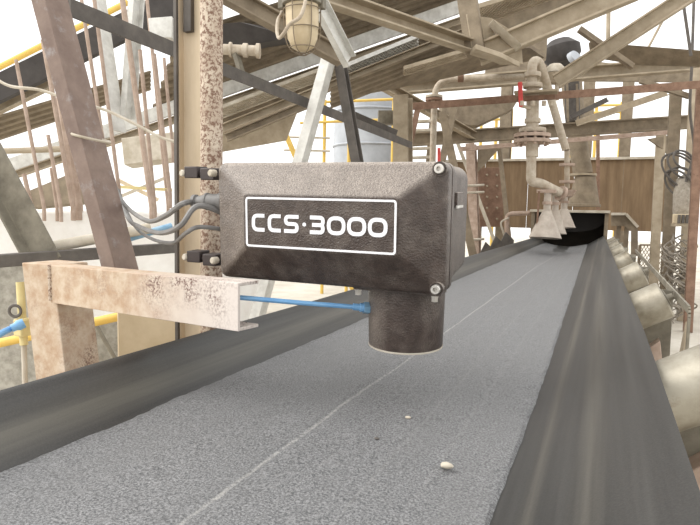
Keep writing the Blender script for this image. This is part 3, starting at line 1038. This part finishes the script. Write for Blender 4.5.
MB().prism([C(470, 50, 6.1), C(496, 58, 6.1), C(520, 62, 6.0), C(500, 52, 5.8), C(476, 44, 5.8)], (0, 0, -.05)).build('seat_plate', 'dust', t, bevel=.006)
MB().bar(C(466, -10, 6.15), C(476, 54, 6.15), .12, .2).build('web_post', 'dust2', t, bevel=.006)
MB().prism([C(495, 22, 6.0), C(522, 46, 6.0), C(516, 52, 6.15), C(490, 28, 6.15)], (0, -.1, .0)).build('stiffener', 'pale', t, bevel=.004)
beam('roof_purlin', 'dull brown purlin between the open grating and rising beam', 'purlin', (476, 36, 7.4), (680, -36, 7.0), 15, 'dust2', 'angle2', .6)
# dull roof plates seen from below
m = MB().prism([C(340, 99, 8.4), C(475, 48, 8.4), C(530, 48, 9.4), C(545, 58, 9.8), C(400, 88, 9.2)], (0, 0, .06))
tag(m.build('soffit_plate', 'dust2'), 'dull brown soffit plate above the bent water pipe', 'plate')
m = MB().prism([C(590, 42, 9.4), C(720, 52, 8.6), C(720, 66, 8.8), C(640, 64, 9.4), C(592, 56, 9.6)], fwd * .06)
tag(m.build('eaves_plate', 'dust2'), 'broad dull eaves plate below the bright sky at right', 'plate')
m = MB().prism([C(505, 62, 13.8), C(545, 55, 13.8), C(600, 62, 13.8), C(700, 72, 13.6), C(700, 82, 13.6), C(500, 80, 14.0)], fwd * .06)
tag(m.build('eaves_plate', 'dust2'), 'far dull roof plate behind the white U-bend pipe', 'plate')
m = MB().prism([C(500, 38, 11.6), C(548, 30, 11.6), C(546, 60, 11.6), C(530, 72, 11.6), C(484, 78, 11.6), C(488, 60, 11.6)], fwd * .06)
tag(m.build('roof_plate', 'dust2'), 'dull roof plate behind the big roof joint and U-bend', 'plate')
m = MB().prism([C(440, 100, 13.2), C(520, 97, 13.2), C(512, 110, 13.2), C(478, 126, 13.2), C(444, 124, 13.2)], fwd * .3)
tag(m.build('machine_block', 'dust2', bevel=.02), 'dull brown machine casing behind the rusty rail left end', 'machine')
beam('cross_beam', 'long beige cross beam above the rusty spray frame rail', 'beam', (398, 88, 11.0), (720, 62, 10.4), 13, 'dust', 'channel', .8)
beam('cross_beam', 'deep beige cross beam under the bright gap at right', 'beam', (408, 140, 12.4), (690, 122, 12.0), 13, 'dust2', 'ibeam', .7)
beam('knee_brace', 'long beige brace rising right from the deep cross beam', 'brace', (577, 123, 11.8), (668, 92, 11.6), 6.5, 'dust', 'angle')
beam('knee_brace', 'short dark brace rising beside the dusty duct', 'brace', (571, 117, 12.2), (608, 99, 12.0), 5, 'dark', 'angle')
beam('knee_brace', 'thin beam slanting down right behind the rising roof beam', 'brace', (580, 28, 8.8), (634, 66, 8.8), 7.5, 'dust2', 'angle')
beam('knee_brace', 'curved-looking short brace under the eaves at far right', 'brace', (640, 80, 10.2), (690, 96, 10.0), 6, 'dust2', 'angle')
beam('sky_bar', 'thin bar across the bright sky left of the steel wire', 'bar', (680, -12, 9.2), (646, 52, 9.2), 2.5, 'dust', 'pipe')
beam('sky_bar', 'dark thin bar across the bright sky near right edge', 'bar', (682, -6, 8.0), (691, 56, 8.0), 3, 'dark', 'pipe')
beam('sky_bar', 'short upright bar between the two rising roof beams', 'bar', (609, -20, 8.2), (608, 44, 8.0), 4, 'dust', 'pipe')
beam('slope_beam', 'dusty beam sloping down right to the rusty bolted post', 'beam', (378, 82, 10.3), (474, 136, 12.3), 9, 'dust', 'channel', .8)
beam('far_beam', 'pinkish thin beam below the bright gap behind spray pipes', 'beam', (460, 149, 11.5), (672, 132, 11.3), 4.5, 'rustlt', 'angle')
beam('far_post', 'rusty upright post right of the analyser box top', 'post', (471, 144, 11.8), (476, 262, 11.8), 11, 'rustlt', 'ibeam', .8, floor=True)
m = MB().prism([C(478, 149, 11.7), C(500, 148, 11.7), C(478, 172, 11.7)], fwd * .03)
tag(m.build('knee_plate', 'dust2'), 'triangular knee plate beside the rusty post top', 'plate')
beam('far_post', 'dark slim post in the bright gap left of vertical pipe', 'post', (499, 146, 12.5), (501, 164, 12.5), 4, 'dust2', 'box', floor=True)
beam('far_post', 'reddish slim post in the bright gap right of the duct', 'post', (598, 124, 14.0), (598, 164, 14.0), 3.5, 'rust', 'box', floor=True)
t = empty('bolted_panel', C(491, 226, 13.0), 'rusty bolted panel with two rows of bolts behind the box', 'panel')
m = MB().prism([C(478, 168, 13.0), C(504, 167, 13.0), C(503, 226, 13.0), C(479, 227, 13.0)], fwd * .05)
m.build('plate', 'rust', t, bevel=.006)
for i in range(5):
    for x_ in (487, 497):
        MB().lathe([(0, 0), (.028, 0), (.022, .03), (0, .035)], C(x_, 175 + i * 11, 12.99), -fwd, 8).build('bolt', 'dust', t)
MB().bar(C(480, 222, 13.1), Vector((C(480, 222, 13.1).x, C(480, 222, 13.1).y, 0)), .08).build('leg', 'dust2', t)
for i, yv in enumerate((186, 193, 240)):
    beam('side_rail', ('upper', 'middle', 'lowest')[i] + ' thin rail beside the rusty post right of box', 'rail', (462, yv, 11.6), (484, yv - 1, 11.7), 2.4, 'pale', 'pipe')
pts = round_path([C(507, 246, 12.2), C(507, 214, 12.2), C(530, 213, 12.0)], .12)
tag(MB().tube(pts, .05, 10).build('elbow_rail', 'rustlt'), 'rusty bent handrail left of the spray cones', 'rail')
pts = round_path([C(508, 218, 12.15), C(500, 222, 12.0), C(505, 238, 12.1)], .1)
tag(MB().tube(pts, .02, 6).build('loose_wire', 'pale'), 'thin loose wire hanging beside the bent handrail', 'wire')
for i, (x_, yv) in enumerate(((486, 246), (496, 240), (506, 236))):
    dd = 11.0 + i * .4
    qa, qb = C(x_ - 6, yv + 8, dd), C(x_ + 8, yv + 4, dd)
    m = MB().prism([Vector((qa.x, qa.y, 0)), qa, C(x_, yv - 4, dd), qb, Vector((qb.x, qb.y, 0))], fwd * .06)
    tag(m.build('idler_bracket', 'dark'), ('nearest', 'middle', 'farthest')[i] + ' dark idler bracket tip above the left belt edge', 'bracket', 'bracket tips over the left belt edge')

# ================================================================ centre distance: legs, tank, stairs, column
beam('slanting_strut', 'white-grey channel leg slanting down behind the box top', 'strut', (329, 58, 5.6), (298, 170, 5.6), 13, 'zinc', 'channel2', .8, floor=True)
beam('slanting_strut', 'dark grey leg slanting down right from the lamp beam', 'strut', (339, 55, 5.7), (359, 172, 5.7), 12, 'dark', 'channel', .8, floor=True)
c = C(372, 160, 15.0)
hh_ = C(372, 96, 15.0).z
t = empty('storage_tank', (c.x, c.y, 0), 'pale blue grey cylindrical tank behind the slanting legs', 'tank')
MB().lathe([(0, 0), (1.0, 0), (1.0, hh_), (.97, hh_ + .03), (0, hh_ + .2)], (c.x, c.y, 0), (0, 0, 1), 32).build('shell', 'tank', t)
for k in (.72, .9):
    MB().torus((c.x, c.y, hh_ * k), 1.01, .03, (0, 0, 1), 32, 6).build('hoop', 'tank', t)
m = MB().prism([C(218, 128, 8.2), C(300, 104, 8.2), C(286, 140, 8.4), C(218, 152, 8.4)], fwd * .05)
tag(m.build('gallery_plate', 'dust'), 'grey beige side plate hanging under the gallery right of column', 'plate')
t = empty('guard_rail', C(325, 170, 12.0), 'yellow guard rail with posts between the slanting legs', 'rail')
for x_ in (325, 350, 394):
    p = C(x_, 100, 12.0)
    MB().bar(p, (p.x, p.y, 0), .07, .07, 'pipe').build('post', 'yellow', t)
for yv in (101, 121):
    MB().bar(C(300, yv + 2, 12.0), C(400, yv - 2, 12.0), .055, .055, 'pipe').build('rail', 'yellow', t)
for yv in (137, 150):
    MB().bar(C(284, yv, 12.05), C(330, yv + 1, 12.05), .045, .045, 'pipe').build('lower_rail', 'pale', t)
beam('yellow_strut', 'short yellow strut slanting behind the box top', 'strut', (286, 135, 10.5), (299, 165, 10.5), 4.5, 'yellow', 'box', 1, None, True)
beam('main_column', 'broad dusty column behind the box, left of rusty leg', 'column', (403, 97, 9.4), (403, 170, 9.4), 17, 'dust', 'ibeam', .9, floor=True)
beam('grey_strut', 'dark grey strut slanting down behind the broad column', 'strut', (352, 114, 8.6), (398, 134, 8.9), 9, 'dark', 'angle')
beam('grey_strut', 'small grey box strut left of the broad dusty column', 'strut', (378, 118, 9.6), (394, 118, 9.6), 13, 'olive', 'box')
t = empty('metal_stair', C(421, 170, 13.5), 'pale metal stair treads behind the rusty frame leg', 'stair')
for i, yv in enumerate((122, 131, 140, 149, 158, 167)):
    MB().bar(C(410, yv, 13.5 - .1 * i), C(434, yv - 1, 13.5 - .1 * i), .05, .22).build('tread', 'pale', t)
for x_ in (410, 433):
    p = C(x_, 112, 13.6)
    MB().bar(p, (p.x + .02, p.y - .9, 0), .05, .12).build('stringer', 'dust2', t)
beam('inner_strut', 'dusty strut slanting down between water pipe and post', 'strut', (443, 112, 10.6), (455, 168, 10.6), 8, 'dust2', 'angle', floor=True)
beam('inner_strut', 'second dusty strut leaning left behind the water pipe', 'strut', (455, 108, 11.0), (441, 170, 11.0), 7, 'dust2', 'angle', floor=True)
beam('inner_strut', 'pale thin strut leaning in the gap left of rusty post', 'strut', (452, 128, 12.8), (461, 152, 12.8), 3.5, 'pale', 'box', floor=True)
beam('red_rod', 'short red rod beside the water pipe above the box', 'rod', (439, 148, 9.0), (439, 175, 9.0), 3.2, 'red', 'pipe', floor=True)
# distant yellow rails behind the frame
for i, (xa, xb, yv) in enumerate(((482, 512, 113), (572, 622, 106))):
    t = empty('yellow_fence', C(xa, yv + 14, 19.0), 'distant yellow railing ' + ('left of the spray pipe' if i == 0 else 'right of the dark duct'), 'rail')
    for x_ in (xa, (xa + xb) / 2, xb):
        p = C(x_, yv - 4, 19.0)
        MB().bar(p, (p.x, p.y, 0), .10, .10, 'pipe').build('post', 'yellow', t)
    for dy in (0, 7):
        MB().bar(C(xa, yv + dy, 19.0), C(xb, yv + dy - 1, 19.0), .08, .08, 'pipe').build('rail', 'yellow', t)
for i, (xa, w) in enumerate(((508, 12), (590, 9), (629, 11))):
    p = C(xa, 78, 16.5)
    o = MB().bar((p.x, p.y, 0), p, w / F_PX * 16.5, .3, 'ibeam').build('far_column', 'dust2')
    tag(o, ('far dusty column just left of the spray pipe', 'far dusty column right of the dark duct', 'far dusty column under the eaves at right')[i], 'column')

# ================================================================ spray frame with pipes and cones
DS = 9.0
fr = empty('spray_portal', C(687, 340, DS), 'rusty portal frame of angle iron carrying the spray pipes', 'frame')
MB().bar(C(412, 107, DS + .9), C(720, 83.5, DS - .3), .12, .10, 'angle2').build('top_rail', 'rust', fr, bevel=.004)
a = C(419, 108, DS + .9)
b = C(405, 172, DS + .7)
d_ = (b - a).normalized()
MB().bar(a, b + d_ * (b.z / -d_.z), .12, .10, 'angle').build('leg', 'rust', fr, bevel=.004)
a = C(701, 84, DS)
b = C(687, 340, DS)
MB().bar(a, (b.x, b.y, 0), .15, .12, 'angle').build('leg', 'rust', fr, bevel=.004)
# water pipe feeding the sprays
wp = empty('water_pipe', C(433, 175, DS + 1.08), 'cream water pipe bending over the rusty rail to the sprays', 'pipe')
pts = round_path([Vector((C(433, 170, DS + 1.08).x, C(433, 170, DS + 1.08).y, 0)), C(435, 79, DS + 1.08), C(526, 77, DS + .4)], .35, 8)
MB().tube(pts, .055, 12).build('pipe', 'pipew', wp)
MB().lathe([(.05, 0), (.15, 0), (.15, .04), (.05, .04)], C(434, 101, DS + 1.08), (0, 0, 1), 18).build('flange', 'rust', wp)
MB().lathe([(.05, 0), (.15, 0), (.15, .04), (.05, .04)], C(434, 98, DS + 1.08), (0, 0, 1), 18).build('flange', 'pipew', wp)
for k in range(6):
    aa = k * math.tau / 6
    MB().bar(C(434, 103, DS + 1.08) + Vector((math.cos(aa), math.sin(aa), 0)) * .11, C(434, 96, DS + 1.08) + Vector((math.cos(aa), math.sin(aa), 0)) * .11, .03, .03, 'pipe').build('flange_bolt', 'rust', wp)
MB().lathe([(.055, 0), (.062, 0), (.062, .09), (.055, .09)], C(458, 78.5, DS + .55), C(470, 78, DS + .5) - C(458, 78.5, DS + .55), 12).build('coupling', 'rust', wp)
MB().box(C(444, 75, DS + .6), (.09, .06, .05)).build('blue_tag', 'blue', wp)

DP = 8.9
vp = empty('spray_pipe', C(532, 175, DP), 'chalky vertical spray pipe with U-bend, flanges and manifold', 'pipe')
pts = round_path([C(533, 104, DP), C(533.5, 50, DP), C(547, 68, DP + .25), C(556, 120, DP + .35), C(563, 150, DP + .3)], .16, 7)
rad = [.115 if i < 12 else .085 for i in range(len(pts))]
n1 = 10
MB().tube(smooth_path([C(532, 100, DP), C(532, 80, DP), C(532.3, 67, DP), C(534, 62, DP), C(537.5, 62, DP + .05), C(541, 68, DP + .1), C(548, 90, DP + .3)], 4), .075, 14).build('u_bend', 'pipew', vp)
MB().bar(C(547.5, 87, DP + .3), C(566, 150, DP + .3), .11, .12, 'pipe').build('down_pipe', 'pipew', vp)
MB().bar(C(532, 136, DP), C(533, 84, DP), .19, .19, 'pipe').build('riser', 'pipew', vp)
for yv, r in ((130.5, .20), (121, .12), (86, .145), (75, .125)):
    MB().lathe([(0, 0), (r * .97, 0), (r, .01), (r, .055), (r * .97, .065), (0, .065)], C(532.5, yv + 2, DP), (0, 0, 1), 20).build('collar', 'pipew', vp)
for yv in (136, 141.5):
    MB().lathe([(0, 0), (.275, 0), (.275, .05), (0, .05)], C(532, yv + 1.5, DP), (0, 0, 1), 24).build('flange', 'rustlt', vp)
for k in range(10):
    aa = k * math.tau / 10
    MB().bar(C(532, 145.5, DP) + Vector((math.cos(aa), math.sin(aa), 0)) * .225, C(532, 133, DP) + Vector((math.cos(aa), math.sin(aa), 0)) * .225, .045, .045, 'pipe').build('flange_bolt', 'rustlt', vp)
MB().bar(C(532, 157, DP), C(532, 143, DP), .19, .19, 'pipe').build('socket', 'pipew', vp)
pts = round_path([C(531.5, 150, DP), C(531, 182, DP), C(540, 183, DP), C(560, 193, DP + .1)], .15, 7)
MB().tube(pts, .075, 14).build('s_bend', 'pipew', vp)
MB().lathe([(0, 0), (.12, 0), (.12, .05), (0, .05)], C(560, 193, DP + .1), C(560, 193, DP + .1) - C(545, 186, DP), 16).build('blank_flange', 'rustlt', vp)
MB().bar(C(548, 191, DP), C(570, 195, DP + 1.4), .10, .10, 'pipe').build('manifold', 'rustlt', vp)
MB().bar(C(567, 150, DP + .3), C(567, 188, DP + .6), .085, .085, 'pipe').build('second_drop', 'pipew', vp)
for yv in (166, 183):
    MB().lathe([(0, 0), (.12, 0), (.12, .04), (0, .04)], C(567, yv, DP + .45), (0, 0, 1), 16).build('drop_flange', 'rustlt', vp)
MB().lathe([(0, 0), (.14, 0), (.09, .1), (0, .1)], C(568, 190, DP + .6), (0, 0, -1), 14).build('reducer', 'rustlt', vp)
# red valve lever and clamp plate
vl = empty('valve_lever', C(519, 105, DP - .2), 'red valve lever beside the vertical spray pipe', 'lever')
MB().bar(C(520, 82, DP - .2), C(521, 107, DP - .2), .065, .025, up=(1, 0, 0)).build('handle', 'red', vl, bevel=.01)
MB().bar(C(521, 106, DP - .2), C(531, 108, DP - .05), .05, .05, 'pipe').build('stem', 'pipew', vl)
cp = empty('clamp_plate', C(535, 96, DP - .1), 'dusty clamp plate fixing the spray pipe to the rail', 'clamp')
MB().box(C(536, 92.5, DP - .12), (.62, .26, .03), Matrix.Rotation(.05, 3, 'Z')).build('plate', 'dust', cp)
MB().box(C(536, 98, DP - .12), (.55, .05, .07)).build('lip', 'rust', cp)
for x_ in (522, 533, 544, 551):
    MB().lathe([(0, 0), (.035, 0), (.035, .07), (0, .07)], C(x_, 101, DP - .2), (0, 0, -1), 6).build('bolt', 'pipew', cp)
# conical spray hoods
for i, (ax_, ay, bx_, by, wb, d, lab) in enumerate(((547, 211, 545, 238, 32, 8.9, 'nearest'), (555, 211, 554, 234, 24, 9.5, 'middle'), (564, 209, 564, 228, 22, 10.1, 'farthest'))):
    top, bot = C(ax_, ay, d), C(bx_, by, d)
    t = empty('spray_cone', bot, lab + ' pinkish grey spray cone hanging over the far belt', 'cone', 'spray cones over the far belt')
    r1 = wb / 2 / F_PX * d
    r2 = .065
    hgt = (bot - top).length
    MB().lathe([(r2, 0), (r1, hgt), (r1 - .012, hgt), (r2 - .012, .012)], top, bot - top, 28, True).build('hood', 'cone', t)
    MB().bar(top + Vector((0, 0, .30)), top - Vector((0, 0, .03)), .11, .11, 'pipe').build('nozzle_pipe', 'cone', t)
    MB().lathe([(0, 0), (.075, 0), (.075, .045), (0, .045)], top + Vector((0, 0, .10)), (0, 0, 1), 14).build('collar', 'rustlt', t)
    MB().bar(top + Vector((-.12, -.08, .30)), top + Vector((-.125, -.1, -.22)), .03, .03, 'pipe').build('tie_rod', 'rust', t)
    MB().box(top + Vector((-.02, -.02, .30)), (.28, .1, .05)).build('hanger_strap', 'rustlt', t)
# pale lamp dome near the U-bend
t = empty('dome_lamp', C(555, 74, 9.6), 'small pale dome lamp right of the U-bend', 'lamp')
MB().lathe([(.16, 0), (.16, .03), (.14, .09), (.09, .14), (0, .16)], C(555, 73, 9.6), (0, 0, 1), 20).build('dome', 'pale', t)
MB().lathe([(0, 0), (.16, 0), (.12, .16), (0, .18)], C(555, 73.5, 9.6), (0, 0, -1), 20).build('body', 'dust', t)
MB().bar(C(557, 80, 9.6), C(557, 100, 9.6), .07, .07, 'pipe').build('stem', 'pipew', t)

# ================================================================ duct and hood at the belt end
t = empty('dust_duct', C(583, 205, 13.0), 'tall dusty extraction duct standing on the black hood', 'duct')
MB().tube([C(571, 74, 13.2), C(573, 100, 13.1), C(577, 138, 13.0), C(583, 174, 13.0)], [.23, .22, .2, .21], 20).build('pipe', 'dust2', t)
MB().lathe([(0, 0), (.29, 0), (.29, .05), (0, .05)], C(583, 176, 13.0), (0, 0, 1), 22).build('flange', 'dust', t)
MB().lathe([(0, 0), (.36, 0), (.36, .05), (.33, .06), (.22, .66), (0, .66)], C(583.5, 206.5, 13.0), (0, 0, 1), 24).build('cone_base', 'dust2', t)
t = empty('extractor_cowl', C(566, 62, 12.4), 'dark round extractor cowl above the duct', 'cowl')
MB().lathe([(0, 0), (.28, 0), (.40, .18), (.40, .34), (.22, .50), (0, .52)], C(563, 64, 12.4), (-.2, 0, 1), 20).build('cowl', 'beltdark', t)
MB().lathe([(0, 0), (.16, .02), (.14, .12), (0, .14)], C(572, 60, 12.0), (.6, -.5, .4), 14).build('motor', 'tank', t)
MB().bar(C(572, 84, 12.9), C(573, 122, 12.9), .36, .3).build('casing', 'dark', t)
for k in (-.1, .1):
    MB().bar(C(572 + k * 50, 84, 12.7), C(573 + k * 50, 122, 12.7), .05, .05).build('casing_rib', 'dust2', t)
HY = 12.4
t = empty('belt_hood', C(585, 240, 13.2), 'steel hood with a black opening swallowing the belt end', 'hood')
a, b = Y(533, 215, HY), Y(607, 212, HY)
zt, zbm = Y(580, 212.5, HY).z, ZC - .95
MB().box(((a.x + b.x) / 2, HY + .9, zt + .02), (b.x - a.x + .12, 1.9, .05)).build('lid', 'pale', t, bevel=.006)
MB().box((b.x, HY + .9, (zt + zbm) / 2), (.07, 1.8, zt - zbm)).build('side_plate', 'dust2', t)
MB().box((a.x, HY + .9, (zt + zbm) / 2), (.07, 1.8, zt - zbm)).build('side_plate', 'dust2', t)
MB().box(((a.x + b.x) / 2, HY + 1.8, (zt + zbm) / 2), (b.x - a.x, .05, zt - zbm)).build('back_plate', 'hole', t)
c0 = (a.x + b.x) / 2
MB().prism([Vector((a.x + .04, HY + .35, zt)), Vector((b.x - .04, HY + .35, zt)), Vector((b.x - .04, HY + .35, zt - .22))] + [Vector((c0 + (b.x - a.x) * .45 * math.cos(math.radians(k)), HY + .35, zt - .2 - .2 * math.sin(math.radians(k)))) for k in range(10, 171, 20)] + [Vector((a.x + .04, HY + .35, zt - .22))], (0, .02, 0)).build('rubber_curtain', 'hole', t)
for x_ in (a.x, b.x):
    MB().bar((x_, HY + .2, zbm), (x_, HY + .2, 0), .1).build('leg', 'dust2', t)
    MB().bar((x_, HY + 1.6, zbm), (x_, HY + 1.6, 0), .1).build('leg', 'dust2', t)
# winged side guard right of the hood
m = MB().prism([Y(611, 214, HY), Y(626, 214, HY), Y(638, 227, HY), Y(638, 256, HY), Y(631, 256, HY), Y(631, 231, HY), Y(624, 226, HY), Y(611, 226, HY)], (0, .06, 0))
t = empty('side_guard', Y(634, 256, HY), 'brown chamfered side guard standing right of the hood', 'guard')
m.build('plate', 'dust2', t)
MB().bar(Y(626, 214, HY - .06), Y(638, 227, HY - .06), .05, .12).build('edge_flange', 'pale', t)
MB().bar(Y(611, 214, HY - .06), Y(626, 214, HY - .06), .05, .12).build('edge_flange', 'pale', t)
for px_ in (619, 627, 635):
    p = Y(px_, 226, HY + .1)
    MB().bar(p, (p.x, p.y, 0), .08).build('rib', 'dust2', t)

# ================================================================ right side: posts, mesh, ropes
beam('side_post', 'pale slim post standing right of the mesh fence', 'post', (661, 134, 12.0), (654, 268, 12.0), 8.5, 'dust', 'angle', 1, None, True)
m = MB().prism([C(648, 139, 11.9), C(674, 134, 11.9), C(674, 162, 11.9), C(664, 150, 11.9)], fwd * .04)
tag(m.build('corner_plate', 'dust2'), 'triangular corner plate at the slim post top', 'plate')
a, b = C(640, 245, 12.8), C(670, 245, 12.8)
lo_a, lo_b = Vector((a.x, a.y, a.z - 1.3)), Vector((b.x, b.y, b.z - 1.3))
fm = lattice('mesh_fence', 'expanded metal fence panel right of the hood', 'fence', lo_a, lo_b, b, a, 9, .012, 'dust2')
for p in (a, b):
    MB().bar((p.x, p.y, 0), p, .06).build('fence_post', 'dust2', fm)
beam('rope_column', 'dark dusty column wrapped with cables and ropes at right', 'column', (676, 88, 10.4), (664, 330, 10.4), 13, 'dust2', 'ibeam', .8, None, True)
beam('rope_column', 'brown column just behind the red frame leg', 'column', (697, 70, 10.0), (682, 330, 10.0), 13, 'dust', 'channel', .8, None, True)
for i in range(5):
    c = C(684 - i * 1.2, 160 + 6 * i, 9.7)
    o = MB().torus(c, .16 + .02 * (i % 3), .02, (.5 - .25 * i, -1, .5 - .2 * i), 22, 6, 1.2 + .35 * (i % 3)).build('cable_loop', 'dark')
    tag(o, ('highest', 'second highest', 'third', 'fourth', 'lowest')[i] + ' dark cable loop hung on the right column', 'cable', 'cable loops on the right column')
m = MB()
p0 = C(684, 200, 9.75)
m.lathe([(0, -.42), (.10, -.40), (.15, -.2), (.17, .1), (.13, .34), (.05, .42), (0, .42)], p0, (.05, 0, 1), 16)
for v in m.bm.verts:
    v.co += Vector((mnoise.noise(v.co * 7), mnoise.noise(v.co * 7 + Vector((3, 0, 0))), 0)) * .035
tag(m.build('sack_bundle', 'sack'), 'grey cloth bundle tied against the right column', 'bundle')
t = empty('timber_block', C(683, 220, 9.6), 'small beige bracket block above the rope tangle', 'block')
MB().box(C(683, 219, 9.6), (.30, .16, .16)).build('block', 'sheetb', t, bevel=.01)
MB().bar(C(674, 225, 9.6), C(692, 224, 9.6), .05, .2).build('ledge', 'dust', t)
for i in range(3):
    MB().box(C(679 + 4 * i, 219, 9.5), (.04, .05, .14)).build('slot', 'dark', t)
m = MB()
random.seed(11)
for i in range(46):
    c = C(677 + random.uniform(-5, 9), random.uniform(232, 306), 9.75)
    w = random.uniform(.08, .2)
    ang = random.uniform(0, math.tau)
    pts = [c + Vector((math.cos(ang + s_ * 1.1) * w, math.sin(ang + s_ * 1.1) * .09 - .05, -.09 * s_ + random.uniform(-.03, .05))) for s_ in range(5)]
    m.tube(smooth_path(pts, 4), random.uniform(.010, .017), 5)
tag(m.build('rope_tangle', 'rope'), 'tangled grey ropes hanging on the right column behind red leg', 'rope', None, 'stuff')
tag(MB().tube(smooth_path([C(694, -5, 9.3), C(692, 60, 9.3), C(690, 110, 9.4), C(694, 150, 9.5), C(686, 182, 9.6)]), .022, 6).build('hanging_cable', 'dark'), 'dark cable hanging from the roof at right edge', 'cable')

# ================================================================ bulkhead lamp
LP = C(302, 22, 3.4)
ps = 3.4 / F_PX
lm = empty('bulkhead_lamp', C(302, 50, 3.4), 'dust coated well-glass lamp in wire guard at top centre', 'lamp')
ld = Vector((.02, .03, -1))
MB().lathe([(0, -.10), (.06, -.10), (.07, -.08), (.115, -.03), (.118, .0), (.118, .018), (.1, .024), (0, .024)], C(302, 2, 3.4), ld, 28).build('lamp_body', 'olive', lm, bevel=.003)
gz = C(302, 5, 3.4)
MB().lathe([(.098, 0), (.096, .12), (.088, .19), (.066, .24), (.03, .262), (0, .266)], gz, ld, 32).build('well_glass', 'glass', lm)
z = ld.normalized()
xx = z.orthogonal().normalized()
yy2 = z.cross(xx)
for k in range(6):
    aa = k * math.tau / 6 + .3
    e = xx * math.cos(aa) + yy2 * math.sin(aa)
    MB().tube(smooth_path([gz + e * .110, gz + e * .106 + z * .12, gz + e * .097 + z * .2, gz + e * .070 + z * .256, gz + e * .022 + z * .282], 4), .0035, 6).build('guard_wire', 'dust2', lm)
for h_, r in ((.03, .110), (.14, .105), (.245, .078), (.282, .022)):
    MB().torus(gz + z * h_, r, .0035, z, 26, 6).build('guard_ring', 'dust2', lm)
MB().bar(C(302, -3, 3.4), C(302, -22, 3.5), .05, .05, 'pipe').build('conduit_stub', 'olive', lm)
for s_ in (-1, 1):
    MB().box(C(302 + s_ * 20, 3, 3.4), (.035, .04, .07)).build('lug', 'olive', lm, bevel=.004)
tag(MB().tube(smooth_path([C(305, -6, 3.25), C(305, 3, 3.22), C(300, 17, 3.2), C(290, 24, 3.22), C(284, 33, 3.25), (C(279, 38, 3.3)), C(277, 31, 3.35), C(278, 20, 3.4), C(282, 12, 3.45), C(283, 2, 3.5), C(282, -8, 3.5)]), .010, 8).build('lamp_cable', 'pipew'), 'pale cable looping down beside the guarded lamp', 'cable')
